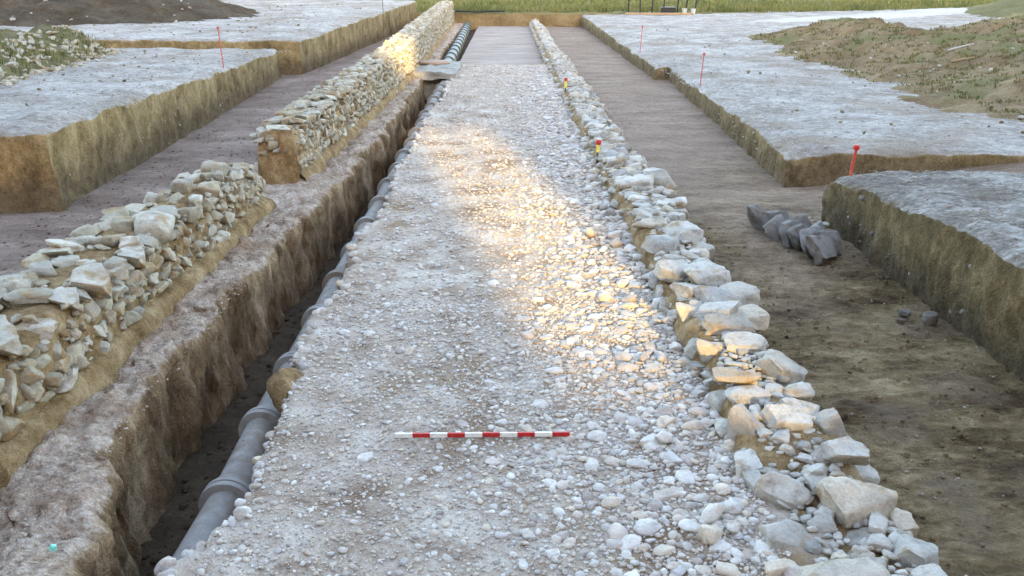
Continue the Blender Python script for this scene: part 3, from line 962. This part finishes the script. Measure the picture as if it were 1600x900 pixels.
def left_wall(name, label, y0, y1, xf, depthf, ztop, hand, limit, dens, seed):
    """xf(y): x of the face towards the road; the wall stands on the bench at z 0.05"""
    random.seed(seed)
    w = tag(empty(name, (float(xf(y0)) - float(depthf(y0)) / 2, y0, 0.05)), label, "wall", "rubble walls of the ancient road")
    ys = ygeo(y0, y1, 0.0085, 0.04)
    prof = []
    for y in ys:
        f = float(xf(y))
        zt = float(ztop(y))
        depth = float(depthf(y))
        pts = [(f + 0.0, -0.15), (f - 0.01, 0.12), (f - 0.02, .3 * zt), (f - 0.03, .55 * zt), (f - 0.045, .8 * zt), (f - .07, zt - .05), (f - .14, zt - .01)]
        pts += [(f - depth * k, zt) for k in (.3, .45, .6, .75)] + [(f - depth * .92, zt - .03), (f - depth, zt * .7), (f - depth - .02, zt * .3), (f - depth - .04, -0.25)]
        prof.append([(a, y, b) for a, b in pts])
    P = np.array(prof)
    n0 = P[0].copy()
    P = cut_disp(P, 0.03, seed, 0.025)
    # close the near end with a cut face
    caps = []
    for zi in np.linspace(0, 1, 10):
        caps.append(None)
    mid = P[0]
    depth = float(depthf(y0))
    cen = np.array([float(xf(y0)) - depth / 2, y0 - 0.0, -0.22])
    rings = [mid]
    for k in (0.8, 0.6, 0.4, 0.2, 0.02):
        q = cen + (mid - cen) * k
        q[:, 1] += 0.05 * fbm(q * np.array([5, 5, 5.0]), 3) - 0.05
        rings.append(q)
    P = np.concatenate([np.array(rings[::-1]), P[1:]])
    # back end
    grid_obj("earth_core", P, 'core', w, flip=False)
    # footing: a low ledge at the foot of the face
    prof = []
    for y in ys:
        f = float(xf(y))
        wv = 0.03 * float(perlin(np.array([y * 2.0, 7.1, 0.5])))
        prof.append([(f - .05, y, .17), (f + .0, y, .165), (f + .03, y, .15), (f + .06 + wv, y, .13), (f + .08 + wv, y, .10), (f + .095 + wv, y, .03), (f + .10 + wv, y, -.08)])
    grid_obj("footing", cut_disp(np.array(prof), 0.035, seed + 2, 0.03), 'core', w, flip=True)
    st, taken = [], []
    for k, (x, y, z, dx, dy, dz, rz, rx, ry) in enumerate(hand):
        st.append(S(x, y, z, dx, dy, dz, rz, rx, ry, i=k * 5 + seed))
        taken.append((y, z, max(dx, dy) * 0.5))
    # courses in the face
    z_rel = 0.16
    row = 0
    while z_rel < 1.6:
        y = y0 + random.uniform(0.05, 0.2)
        rowh = random.uniform(0.075, 0.125)
        while y < y1:
            zt = float(ztop(y))
            L = random.choice((random.uniform(0.06, 0.14), random.uniform(0.10, 0.20), random.uniform(.16, .30)))
            h = rowh * random.uniform(0.75, 1.3)
            zc = z_rel + h / 2 + 0.025 * math.sin(y * 2.1 + row)
            if zc < zt - 0.02 and random.random() < dens and not any(abs(y + L / 2 - a) < c + L * .35 and abs(zc - b) < .09 for a, b, c in taken):
                f = float(xf(y + L / 2)) - 0.045 * zc / zt
                st.append(S(f - 0.045 + random.uniform(-.025, .03), y + L / 2, zc + random.gauss(0, .012), random.uniform(.12, .2), L * 1.02, h * random.uniform(.8, 1.2), random.gauss(0, .2), random.gauss(0, .3), random.gauss(0, .16)))
            y += L * random.uniform(0.95, 1.15)
        z_rel += rowh * 1.02
        row += 1
    # cap stones
    y = y0 + 0.1
    while y < y1:
        zt = float(ztop(y))
        f = float(xf(y))
        depth = float(depthf(y))
        x = f - 0.02
        while x > f - depth:
            w_ = random.uniform(.09, .26)
            L = random.uniform(.09, .28)
            dz = random.uniform(.05, .12)
            cx = max(x - w_ / 2, f - depth + w_ * .35)
            if not any(abs(y - a) < c + .05 and abs(zt - b) < .2 and cx > f - .45 for a, b, c in taken):
                st.append(S(cx, y + random.uniform(-.06, .06), zt + random.uniform(-.02, .05), w_, L, dz, random.gauss(0, .5), random.gauss(0, .15), random.gauss(0, .15)))
            x -= w_ * random.uniform(.85, 1.1)
        y += random.uniform(.13, .21)
    for k in range(int((min(y1, 24) - y0) * 55)):
        y = random.uniform(y0 + .05, min(y1, 24))
        zt = float(ztop(y))
        s_ = .03 * (3.2 ** random.random())
        if random.random() < .7:
            zc = random.uniform(.18, zt - .02)
            st.append(S(float(xf(y)) - .045 * zc / zt - s_ * .1 + .004, y, zc, s_, s_ * random.uniform(.8, 1.5), s_ * random.uniform(.6, 1), random.uniform(0, 6), random.gauss(0, .4), random.gauss(0, .4)))
        else:
            st.append(S(float(xf(y)) - random.uniform(.03, float(depthf(y)) * .95), y, zt + s_ * .15, s_ * 1.2, s_, s_ * .6, random.uniform(0, 6), random.gauss(0, .3), random.gauss(0, .3)))
    if name == "stone_wall" and y0 > 10:
        for k in range(7):
            st.append(S(float(xf(y0)) - random.uniform(.05, depth), y0 - .02, random.uniform(.40, .64), random.uniform(.08, .16), .14, random.uniform(.05, .09), random.gauss(0, .3), 0, random.gauss(0, .2)))
    build_stones(w, st, 'left_stone', limit)
    return w


hand_l = [
    (-2.94, 4.62, .62, .50, .40, .13, .15, .05, .10), (-2.82, 4.22, .48, .34, .28, .14, .1, .0, .15), (-2.76, 5.62, .60, .28, .32, .17, .25, .1, .15),
    (-2.80, 6.85, .62, .30, .32, .22, .2, .05, .15), (-2.98, 8.05, .68, .20, .18, .16, .3, .1, .1), (-2.98, 5.25, .64, .28, .17, .06, .3, .1, .1),
    (-2.78, 5.30, .60, .20, .22, .08, .1, .1, .2), (-3.18, 5.85, .62, .20, .17, .08, .2, .1, .1), (-2.90, 8.75, .68, .26, .24, .20, .2, -.2, .2),
    (-2.80, 8.2, .62, .24, .20, .14, .2, .1, .1), (-2.76, 6.3, .56, .22, .26, .13, .1, 0, .1), (-3.10, 6.9, .65, .27, .22, .08, .2, 0, .1),
    (-2.76, 7.5, .58, .2, .22, .15, .1, 0, .2), (-2.80, 4.95, .54, .22, .18, .10, .2, 0, .1), (-3.16, 5.1, .62, .18, .2, .07, .4, .1, 0), (-2.80, 9.3, .56, .22, .26, .16, .1, 0, .15)]
left_wall("stone_wall", "near left rubble wall with big flat cap stones, broken off before the gap", 2.6, 9.9, poly([(-2.68, 0), (-2.70, 7), (-2.74, 10)]), lambda y: np.interp(y, [4, 7, 8, 9.4, 9.9], [.68, .62, .46, .46, .25]),
          lambda y: np.interp(y, [2, 5, 8.6, 9.4, 9.9], [.54, .58, .63, .58, .36]), hand_l, 300, 0.97, 31)
left_wall("stone_wall", "long left rubble wall running far back from the gap, past the manhole", 11.05, 47.8, poly([(-2.60, 10), (-2.52, 15), (-2.42, 22), (-2.5, 28), (-2.75, 48)]), lambda y: np.interp(y, [11, 15, 30], [.52, .58, .62]),
          lambda y: np.interp(y, [11, 20, 30, 45], [.68, .77, .90, 1.05]), [(-2.84, 11.18, .66, .32, .30, .14, .2, .1, 0), (-3.04, 11.2, .62, .18, .2, .16, .4, .1, 0), (-2.90, 11.02, .52, .13, .12, .12, .3, 0, 0)], 300, 0.95, 57)
random.seed(99)


# ------------------------------------------------------------------ tubes, boxes, lathes
def tube_data(p0, p1, r0, r1, n=16):
    p0, p1 = Vector(p0), Vector(p1)
    q = (p1 - p0).to_track_quat('Z', 'Y')
    V, F = [], []
    for p, r in ((p0, r0), (p1, r1)):
        for k in range(n):
            a = 2 * math.pi * k / n
            V.append(p + q @ Vector((r * math.cos(a), r * math.sin(a), 0)))
    for k in range(n):
        F.append((k, (k + 1) % n, n + (k + 1) % n, n + k))
    F.append(tuple(range(n))[::-1])
    F.append(tuple(range(n, 2 * n)))
    return V, F


def tube(name, p0, p1, r0, r1, mat, parent=None, n=12):
    V, F = tube_data(p0, p1, r0, r1, n)
    return link_mesh(name, V, F, mat, parent, True, 40)


def lathe(name, rings, mat, parent=None, n=28, axis=None, origin=(0, 0, 0)):
    """rings: (distance along the axis, radius)"""
    q = Vector(axis or (0, 0, 1)).to_track_quat('Z', 'Y')
    o = Vector(origin)
    V, F = [], []
    for d, r in rings:
        for k in range(n):
            a = 2 * math.pi * k / n
            V.append(o + q @ Vector((r * math.cos(a), r * math.sin(a), d)))
    for i in range(len(rings) - 1):
        for k in range(n):
            a, b = i * n + k, i * n + (k + 1) % n
            F.append((a, b, b + n, a + n))
    F.append(tuple(range(n))[::-1])
    F.append(tuple(range((len(rings) - 1) * n, len(rings) * n)))
    return link_mesh(name, V, F, mat, parent, True, 40)


def box(name, c, d, mat, parent=None, rz=0.0, bevel=0.006, tilt=(0, 0)):
    bm = bmesh.new()
    bmesh.ops.create_cube(bm, size=1.0)
    bmesh.ops.scale(bm, vec=d, verts=bm.verts)
    if bevel:
        bmesh.ops.bevel(bm, geom=bm.edges[:], offset=bevel, segments=2, affect='EDGES')
    bmesh.ops.transform(bm, matrix=Matrix.Translation(c) @ Euler((tilt[0], tilt[1], rz)).to_matrix().to_4x4(), verts=bm.verts)
    V = [v.co.copy() for v in bm.verts]
    F = [tuple(v.index for v in f.verts) for f in bm.faces]
    bm.free()
    return link_mesh(name, V, F, mat, parent, True, 35)


# ------------------------------------------------------------------ drain pipe in the trench
PIPE_X, PIPE_Z, PR = -1.66, -0.42, 0.112
dp = tag(empty("drain_pipe", (PIPE_X, 2.6, PIPE_Z - PR)), "grey socketed drain pipe lying in the narrow trench beside the cobbles", "pipe")
y = 2.72
pipe_y = [2.72, 3.64, 4.55, 5.43, 6.33, 7.33, 8.28, 9.21, 10.2, 11.2, 12.2, 13.2, 14.2, 15.2, 16.2, 17.2, 18.2, 19.2, 20.2, 21.2, 22.2, 23.3]
for a, b in zip(pipe_y[:-1], pipe_y[1:]):
    za = PIPE_Z + 0.012 * (a - 2.7)
    zb = PIPE_Z + 0.012 * (b - 2.7)
    xa = PIPE_X + 0.012 * math.sin(a * 3.0) + 0.002 * (a - 2.7)
    xb = PIPE_X + 0.012 * math.sin(b * 3.0) + 0.002 * (b - 2.7)
    ax = Vector((xb - xa, b - a, zb - za))
    L = ax.length
    sec = lathe("pipe_section", [(-.015, PR - .012), (0.0, PR), (L - .10, PR), (L - 0.02, PR)], 'pipe', dp, 32, ax, (xa, a, za))
    # socket collar at the near end of each length
    col = lathe("collar", [(-.06, PR + .001), (-.058, PR + .044), (-.022, PR + .046), (-.020, PR + .028), (-.004, PR + .028), (-.002, PR + .042), (.03, PR + .042), (.034, PR + .018), (.11, PR + .014), (.114, PR + .001)], 'pipe', None, 32, ax, (xa, a, za))
    col.parent = sec
    col.location = (0, 0, 0)

# far length of pipe beyond the manhole
fp = tag(empty("drain_pipe", (-1.86, 26.6, -0.2)), "dark older pipe beyond the manhole running to the end of the dig", "pipe")
for k in range(14):
    a = 26.7 + 1.5 * k
    x = -1.80 - 0.012 * (a - 26.7)
    sec = lathe("pipe_section", [(0, .17), (1.40, .17)], 'old_pipe', fp, 20, (-.018, 1.5, 0), (x, a, -.10))
    col = lathe("collar", [(0, .172), (.005, .205), (.12, .205), (.13, .172)], 'old_pipe', None, 20, (-.018, 1.5, 0), (x, a + 1.37, -.10))
    col.parent = sec

# ------------------------------------------------------------------ manhole
mh = tag(empty("manhole", (-1.95, 24.6, -0.75)), "rough cement manhole with round terracotta cover beside the far left wall", "manhole")


def rough_slab(name, x0, x1, y0, y1, z0, z1, mat, parent, amp=.04):
    bm = bmesh.new()
    bmesh.ops.create_cube(bm, size=1.0)
    bmesh.ops.subdivide_edges(bm, edges=bm.edges[:], cuts=9, use_grid_fill=True)
    V = np.array([v.co[:] for v in bm.verts])
    F = [tuple(v.index for v in f.verts) for f in bm.faces]
    bm.free()
    V = V * np.array([x1 - x0, y1 - y0, z1 - z0]) + np.array([(x0 + x1) / 2, (y0 + y1) / 2, (z0 + z1) / 2])
    for ax in range(3):
        V[:, ax] += amp * fbm(V * 3.0 + ax * 9.1, 3)
    return link_mesh(name, V, F, mat, parent, True, 50)


rough_slab("shaft", -2.42, -1.48, 23.4, 25.9, -0.8, -0.10, 'cement', mh, .06)
rough_slab("slab", -2.62, -1.30, 23.1, 26.25, -0.06, 0.12, 'cement', mh, .07)
lathe("cover", [(0, .42), (.03, .43), (.055, .42), (.07, .38), (.075, .2)], 'cover', mh, 36, (0, 0, 1), (-2.03, 25.45, .13))

# ------------------------------------------------------------------ scale rod
sr = tag(empty("ranging_rod", (-0.15, 4.545, 0.04)), "red and white striped scale rod lying across the cobbles", "scale rod")
for k in range(10):
    x0 = -0.648 + 0.1 * k
    z0 = 0.034 + 0.001 * k
    box("white_segment" if k % 2 == 0 else "red_segment", (x0 + .05, 4.56 - 0.0006 * k, z0), (.1, .016, .026), 'white_paint' if k % 2 == 0 else 'red_paint', sr, 0.0, .0015)


# ------------------------------------------------------------------ survey pegs and rods
def rod(label, x, y, z, h, mat='red_rod', r=.010, lean=(0, 0), cap='red_paint', capr=.024, group="survey rods", name="survey_rod", cat="survey rod"):
    e = tag(empty(name, (x, y, z)), label, cat, group)
    top = (x + lean[0], y + lean[1], z + h)
    tube("shaft", (x - lean[0] * .3, y - lean[1] * .3, z - .12), top, r, r, mat, e, 10)
    lathe("cap", [(-.02, r), (-.018, capr), (.02, capr), (.035, capr * .6)], cap, e, 12, (0, 0, 1), top)
    return e


rod("tall thin red rod on the edge of the left terrace", -5.78, 18.7, .72, .74, lean=(-.03, 0))
rod("short bright red peg at the corner of the near right terrace", 3.78, 9.72, .46, .26, r=.016, lean=(.03, 0), capr=.034)
rod("thin red rod at the edge of the broad right terrace", 4.12, 19.5, .24, .64, lean=(.035, 0))
rod("thin red rod on the far right terrace near the step", 3.98, 27.7, .34, .64, lean=(.03, 0))
rod("grey rod standing on the far left terrace edge", -4.98, 37.5, .95, .55, mat='steel', r=.014, cap='steel', capr=.016)


def peg(label, x, y, z, h):
    e = tag(empty("survey_peg", (x, y, z)), label, "survey peg", "pegs with red heads by the right wall")
    tube("stake", (x, y, z - .1), (x + .015, y, z + h * .62), .013, .013, 'steel', e, 8)
    tube("band", (x + .0125, y, z + h * .5), (x + .02, y, z + h * .86), .022, .024, 'yellow_paint', e, 12)
    lathe("head", [(0, .022), (.005, .036), (.05, .038), (.07, .026)], 'red_paint', e, 14, (0, 0, 1), (x + .02, y, z + h * .86))


peg("red headed yellow peg at the wall beside the sunlit cobbles", 1.21, 12.1, .08, .28)
peg("red headed yellow peg at the wall farther back", 1.19, 19.0, .06, .38)

# ------------------------------------------------------------------ row of upright stones on the right floor
sw = tag(empty("stone_row", (3.0, 8.85, -0.15)), "short row of tilted grey slabs set in the right trench floor", "stone row")
pts = [(2.80, 9.56, .30, .20, .30, .75, .1), (2.93, 9.38, .34, .15, .28, .85, .1), (2.88, 9.18, .30, .17, .26, .5, .0), (3.00, 9.02, .46, .15, .27, .95, .1), (3.00, 8.82, .38, .14, .25, .95, .0),
       (3.08, 8.66, .52, .15, .28, .95, .1), (3.10, 8.42, .46, .20, .28, .95, .0), (3.26, 8.62, .24, .16, .26, .9, .1), (3.14, 9.22, .26, .15, .24, .9, .1), (3.2, 8.90, .26, .14, .24, .9, .1), (3.05, 9.5, .22, .14, .14, .3, 0)]
for k, (x, y, a, b, h, t, dz) in enumerate(pts):
    place_single("stone", S(x, y, -0.03, a * 1.2, b * 0.78, h * 1.15, t - .1, -.6, .1, i=k * 3 + 2), 'box4', 'grey_stone', sw)
for k, (x, y, s, lab) in enumerate([(3.42, 6.75, .13, "small grey stone by the foot of the near right terrace"), (3.27, 6.88, .12, "flat grey stone lying just left of the small upright one"),
                                    (3.18, 6.72, .07, "tiny dark clod beside the two grey stones")]):
    o_ = place_single("loose_stone", S(x, y, -.12, s, s * .8, s * (.9 if k == 0 else .5), k * 1.1, .1, .1, i=k + 4), 'box4', 'grey_stone', None)
    tag(o_, lab, "stone", "loose stones on the right floor")
o_ = place_single("pale_stone", S(3.56, 9.62, -.12, .22, .12, .05, .2, 0, 0, i=5), 'box4', 'limestone', None)
tag(o_, "flat pale stone behind the row of tilted slabs", "stone")
o_ = place_single("soil_clod", S(-1.45, 5.35, -.07, .24, .28, .24, .9, .5, .6, i=4), 'box4', 'core', None)
tag(o_, "rounded brown clod hanging over the pipe at the road edge", "clod")
o_ = place_single("plastic_scrap", S(-2.08, 3.47, .06, .035, .02, .03, .4, .2, .3, i=6), 'box3', 'turquoise', None)
tag(o_, "turquoise plastic scrap on the earth bench", "litter")
o_ = place_single("white_boulder", S(-8.45, 15.1, .98, .3, .3, .36, .4, .2, .3, i=2), 'box4', 'limestone', None)
tag(o_, "white boulder at the foot of the rubble bank, at the left edge", "stone")

# stones in the rubble bank
rb = []
random.seed(12)
for k in range(650):
    y = random.uniform(12.5, 22.4)
    toe = float(np.interp(y, [8, 15, 22.4], [-7.9, -8.3, -9.45]))
    x = toe - random.uniform(-0.25, 1.2)
    s = random.uniform(.05, .2) * (1.2 if random.random() < .2 else .8)
    z = float(z_bank(np.array(x), np.array(y)))
    rb.append(S(x, y, max(z, float(zL1(np.array(x), np.array(y)))) + s * .1, s, s * .7, s * .5, random.uniform(0, 6), random.gauss(0, .4), random.gauss(0, .4)))
build_stones(bank, rb, 'left_stone', 200)

# loose stones and clods on the terraces and heaps
random.seed(5)


def loose(name, n, fx, fz, label, mat, lo, hi, sets='cob2'):
    xy = np.array([fx() for _ in range(n)])
    zz = np.broadcast_to(fz(xy[:, 0], xy[:, 1]), (n,))
    lst = []
    for k in range(n):
        s = lo * (hi / lo) ** (random.random() ** 1.8)
        lst.append(S(xy[k, 0], xy[k, 1], zz[k] + s * .12, s, s * random.uniform(.6, .95), s * random.uniform(.4, .65), random.uniform(0, 6), random.gauss(0, .2), random.gauss(0, .2)))
    o = place_merged(name, lst, sets, mat, None)
    tag(o, label, None, None, "stuff")


def fx_lh():
    return random.uniform(-30, -11), random.uniform(29, 38)


loose("scattered_stones", 160, fx_lh, z_lheap, "pale stones scattered over the dark soil heap", 'limestone', .06, .22)
loose("scattered_stones", 130, lambda: (random.uniform(8, 16), random.uniform(14, 30)), z_rheap, "small stones scattered over the right spoil heap", 'limestone', .04, .13)
loose("soil_clods", 420, lambda: (random.uniform(4.4, 12), random.uniform(12.2, 40)), zR2, "dark soil clods on the broad right terrace", 'heap', .03, .09)
loose("soil_clods", 300, lambda: (random.uniform(-14, -6.0), random.uniform(11, 23)), zL1, "dark soil clods on the near left terrace", 'heap', .03, .08)
loose("soil_clods", 200, lambda: (random.uniform(-14, -6.0), random.uniform(26, 44)), zL2, "dark soil clods on the far left terrace", 'heap', .04, .12)
loose("soil_clods", 200, lambda: (random.uniform(3.9, 8), random.uniform(4, 9.4)), zR1, "pale crumbs on the near right terrace", 'left_stone', .02, .05)

loose("soil_crumbs", 4000, lambda: (3.8 + 10 * random.random() ** 1.4, 11.8 + 22 * random.random() ** 1.5), zR2, "fine pale crumbs on the broad right terrace", 'track', .012, .05, 'cob1')
loose("soil_crumbs", 3000, lambda: (-5.5 - 9 * random.random() ** 1.4, random.uniform(10.4, 23.5)), zL1, "fine pale crumbs on the near left terrace", 'track', .012, .05, 'cob1')
loose("soil_crumbs", 2500, lambda: (3.7 + 5 * random.random() ** 1.3, random.uniform(4.5, 9.7)), zR1, "fine grey crumbs on the near right terrace", 'far_floor', .008, .035, 'cob1')
loose("soil_crumbs", 2500, lambda: (random.uniform(1.85, 3.75), 4 + 20 * random.random() ** 1.3), lambda x, y: -0.145 + 0.03 * n2(x, y, 0.6, 3, 3.0), "fine crumbs on the right trench floor", 'far_floor', .006, .03, 'cob1')
loose("soil_crumbs", 2500, lambda: (random.uniform(-5.3, -3.4), 8 + 18 * random.random() ** 1.3), lambda x, y: -0.10 + 0.04 * n2(x, y, 0.5, 3, 1.0), "fine crumbs on the left trench floor", 'left_floor', .01, .045, 'cob1')
# small stones showing in the cut faces
def in_face(name, pts, label, n, ztop_, mat, off):
    lst = []
    for k in range(n):
        t_ = random.random()
        x = pts[0][0] + (pts[1][0] - pts[0][0]) * t_ + off
        y = pts[0][1] + (pts[1][1] - pts[0][1]) * t_
        s = .015 * (4.5 ** (random.random() ** 2))
        zt = float(ztop_(np.array(x), np.array(y)))
        lst.append(S(x, y, random.uniform(-.08, zt - .1), s, s, s * .7, random.uniform(0, 6), random.gauss(0, .3), random.gauss(0, .3)))
    tag(place_merged(name, lst, 'cob2', mat, None), label, None, None, "stuff")


in_face("embedded_stones", ((-5.24, 10.2), (-5.93, 23.8)), "small stones showing in the left terrace face", 260, zL1, 'left_stone', -.012)
in_face("embedded_stones", ((3.585, 9.8), (3.61, 4.5)), "small stones showing in the near right terrace face", 200, zR1, 'grey_stone', .012)
in_face("embedded_stones", ((3.67, 11.7), (4.21, 23.9)), "small stones showing in the broad right terrace face", 160, zR2, 'left_stone', .012)
def on_pipe(x, y):
    return PIPE_Z + .012 * (y - 2.7) + np.sqrt(np.clip(PR ** 2 - (x - PIPE_X) ** 2, 0, 1)) - .004


def fx_pipe():
    c = random.choice((3.3, 4.9, 5.15, 6.0, 6.9, 7.9, 8.8, 10.1, 11.5))
    return PIPE_X + max(-.07, min(.08, random.gauss(.03, .035))), c + random.gauss(0, .10)


loose("soil_crumbs", 700, fx_pipe, on_pipe, "crumbs of brown soil lying on the grey pipe", 'core', .005, .02, 'cob1')
# crumbs along the bottom of the pipe trench and on the bench
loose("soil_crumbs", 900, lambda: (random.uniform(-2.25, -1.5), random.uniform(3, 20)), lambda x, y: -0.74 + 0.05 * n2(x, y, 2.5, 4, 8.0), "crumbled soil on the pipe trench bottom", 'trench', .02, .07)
loose("soil_crumbs", 1500, lambda: (random.uniform(-2.62, -2.2), random.uniform(3, 14)), lambda x, y: 0.025, "pale crumbled soil on the earth bench", 'road', .006, .026)
loose("soil_crumbs", 900, lambda: (random.uniform(1.9, 3.5), random.uniform(3.2, 10)), lambda x, y: -0.14, "crumbled soil on the right trench floor", 'right_floor', .012, .04)

# sticks and a stump on the right heap
zz_ = lambda x, y: float(z_rheap(np.array([[x]]), np.array([[y]]))[0, 0])
tube_o = tube("stick", (10.6, 22.2, zz_(10.6, 22.2) + .06), (11.15, 22.1, zz_(11.15, 22.1) + .1), .018, .012, 'white_plastic')
tag(tube_o, "pale bare stick lying on the right spoil heap", "stick")
tube_o = tube("stick", (10.1, 20.9, zz_(10.1, 20.9) + .04), (10.65, 21.0, zz_(10.65, 21.0) + .06), .022, .018, 'wood')
tag(tube_o, "short brown stick lower on the right spoil heap", "stick")
st_ = tag(empty("tree_stump", (10.35, 17.2, .4)), "reddish brown splintered stump at the right picture edge", "stump")
lathe("trunk", [(-.5, .16), (.15, .14), (.4, .12), (.62, .11), (.66, .05)], 'bark', st_, 14, (.02, 0, 1), (10.35, 17.2, .6))
tube("splinter", (10.30, 17.2, 1.1), (10.12, 17.15, 1.42), .05, .015, 'wood', st_, 8)
tube("splinter", (10.42, 17.22, 1.1), (10.52, 17.2, 1.36), .04, .01, 'wood', st_, 8)

# ------------------------------------------------------------------ things at the far end
edge_strip_pts = [(-2.95 + 0.28 * k, 47.92 + .03 * math.sin(k * 1.3), .60 + .015 * math.sin(k * .9)) for k in range(11)]  # black strip modelling the dark gap along the far edge
V, F = [], []
for a, b in zip(edge_strip_pts[:-1], edge_strip_pts[1:]):
    v, f = tube_data(a, b, .045, .045, 10)
    F += [tuple(i + len(V) for i in q) for q in f]
    V += v
tag(link_mesh("edge_strip", V, F, 'black', None, True, 40), "black strip standing in for the dark gap atop the far end face", "edge_strip")
fz = .47
box_o = box("plank", (7.6, 46.9, fz + .06), (3.4, .28, .09), 'wood', None, -.10, .01)
tag(box_o, "long weathered plank at the far edge of the right terrace", "plank")
cr = tag(empty("tool_crate", (8.15, 47.6, fz)), "dark crate beside the far plank", "crate")
box("tray", (8.15, 47.6, fz + .17), (.75, .45, .32), 'black', cr, -.1, .02)
box("rim", (8.15, 47.6, fz + .345), (.80, .50, .03), 'steel', cr, -.1, .008)
for k, (x, y_) in enumerate([(8.95, 47.4), (9.35, 47.2)]):
    bk = tag(empty("bucket", (x, y_, fz)), ["white bucket next to the dark crate", "white bucket farther right of the dark crate"][k], "bucket", "white buckets by the plank")
    lathe("body", [(0, .10), (.05, .105), (.26, .13), (.28, .14), (.29, .135)], 'white_plastic', bk, 20, (0, 0, 1), (x, y_, fz))
    tube("handle", (x - .14, y_, fz + .28), (x + .14, y_, fz + .30), .01, .01, 'steel', bk, 6)
for k, (x, dx) in enumerate([(6.15, 0.02), (6.75, 0.0), (7.35, .06), (7.95, .02), (8.65, .05), (9.05, .14), (9.5, .2)]):
    t_ = tag(empty("digging_tool", (x, 47.7, fz)), ["leftmost dark tool handle standing behind the plank", "second dark tool handle from the left behind the plank", "third dark tool handle from the left behind the plank",
                                                   "tool handle standing in line with the dark crate", "tool handle just right of the dark crate", "leaning tool handle over the white buckets", "rightmost and most tilted tool handle behind the plank"][k], "tool", "upright digging tools")
    tube("shaft", (x, 47.7, fz - .1), (x + dx, 47.75, fz + 1.35), .045, .04, 'black', t_, 8)
    tube("grip", (x + dx - .06, 47.75, fz + 1.36), (x + dx + .06, 47.75, fz + 1.36), .02, .02, 'wood', t_, 8)


# ------------------------------------------------------------------ grass
def grass(name, n, fx, fz, label, mat, h0, h1, wd, kmin=5, kmax=9):
    V, F = [], []
    xy = np.array([fx() for _ in range(n)])
    zz = fz(xy[:, 0], xy[:, 1])
    for k in range(n):
        x, y, z = float(xy[k, 0]), float(xy[k, 1]), float(zz[k])
        for j in range(random.randint(kmin, kmax)):
            a = random.uniform(0, 6.28)
            r = random.uniform(0, .14)
            h = random.uniform(h0, h1)
            bx, by = x + r * math.cos(a), y + r * math.sin(a)
            l = random.uniform(.15, .8) * h
            t = random.uniform(0, 6.28)
            ox, oy = wd * math.cos(t) / 2, wd * math.sin(t) / 2
            b = len(V)
            V += [(bx - ox, by - oy, z - .02), (bx + ox, by + oy, z - .02), (bx + ox * .7 + l * .4 * math.cos(a), by + oy * .7 + l * .4 * math.sin(a), z + h * .6), (bx - ox * .7 + l * .4 * math.cos(a), by - oy * .7 + l * .4 * math.sin(a), z + h * .6),
                  (bx + l * math.cos(a), by + l * math.sin(a), z + h)]
            F += [(b, b + 1, b + 2), (b, b + 2, b + 3), (b + 3, b + 2, b + 4)]
    o = np_mesh(name, np.array(V), np.array(F), mat, None, False)
    tag(o, label, None, None, "stuff")


random.seed(77)
grass("grass", 9000, lambda: (random.uniform(-28, 34), 48.3 + 24 * random.random() ** 1.4), zF, "yellow green grass tufts on the far field", 'grass', .10, .34, .035)
grass("grass", 2600, lambda: (random.uniform(8, 16.5), random.uniform(14, 33)), z_rheap, "low weeds sprouting on the right spoil heap", 'weed', .015, .06, .035)
grass("grass", 500, lambda: (random.uniform(-10, -8.2), random.uniform(13, 22.5)), z_bank, "dry grass on the rubble bank", 'grass', .04, .13, .02)

# ------------------------------------------------------------------ added, unseen shell behind the camera, made up to shade the dig
BY = -18.0
bd = tag(empty("added_shade_shell", (0, BY, 0.3)), "added, unseen shell behind the camera, made up to shade the dig", "shade_blocker")


def slab(name, x0, x1, z0, z1, mat, t=.3, yo=0.0):  # one piece of the added light-blocking shell
    box(name, ((x0 + x1) / 2, BY + yo, (z0 + z1) / 2), (x1 - x0, t, z1 - z0), mat, bd, 0, 0)


beam_holes = [(4.80, 6.05, 5.50, 7.85), (4.62, 5.62, 9.60, 11.1)]  # openings placed where the wanted sun patches project back onto the shell
XA, XB, ZT = -75.0, 75.0, 20.0
slab("wall", XA, beam_holes[1][0], .3, ZT, 'blocker_brick')  # light-blocking panels around the two openings
slab("wall", 6.05, XB, .3, ZT, 'blocker_brick')
slab("wall", beam_holes[1][0], 6.05, .3, 5.50, 'blocker_brick')
slab("wall", beam_holes[1][0], 4.80, 5.5, 7.85, 'blocker_brick')
slab("wall", beam_holes[1][0], 6.05, 7.85, 9.60, 'blocker_brick')
slab("wall", 5.62, 6.05, 9.60, 11.1, 'blocker_brick')
slab("wall", beam_holes[1][0], 6.05, 11.1, ZT, 'blocker_brick')
slab("added_beam_bar", 5.36, 5.50, 6.9, 7.85, 'added_concrete', .2)  # added bar that splits the beam into two streaks
for (x0, x1, z0, z1) in beam_holes[:1]:
    slab("added_filter_sheet", x0 + .01, x1 - .01, z0 + .01, z1 - .01, 'beam_filter', .012)  # added sheet dimming and tinting the lower beam
for k in range(26):
    x = -75 + 6 * k + 1.2
    slab("blocker_column", x - .2, x + .2, .3, ZT + .02, 'added_concrete', .42)
for z in (2.2, 4.9, 8.8, 12.2, 15.2, 18.1, 19.9):
    slab("blocker_band", XA, XB, z - .15, z + .15, 'added_concrete', .46)
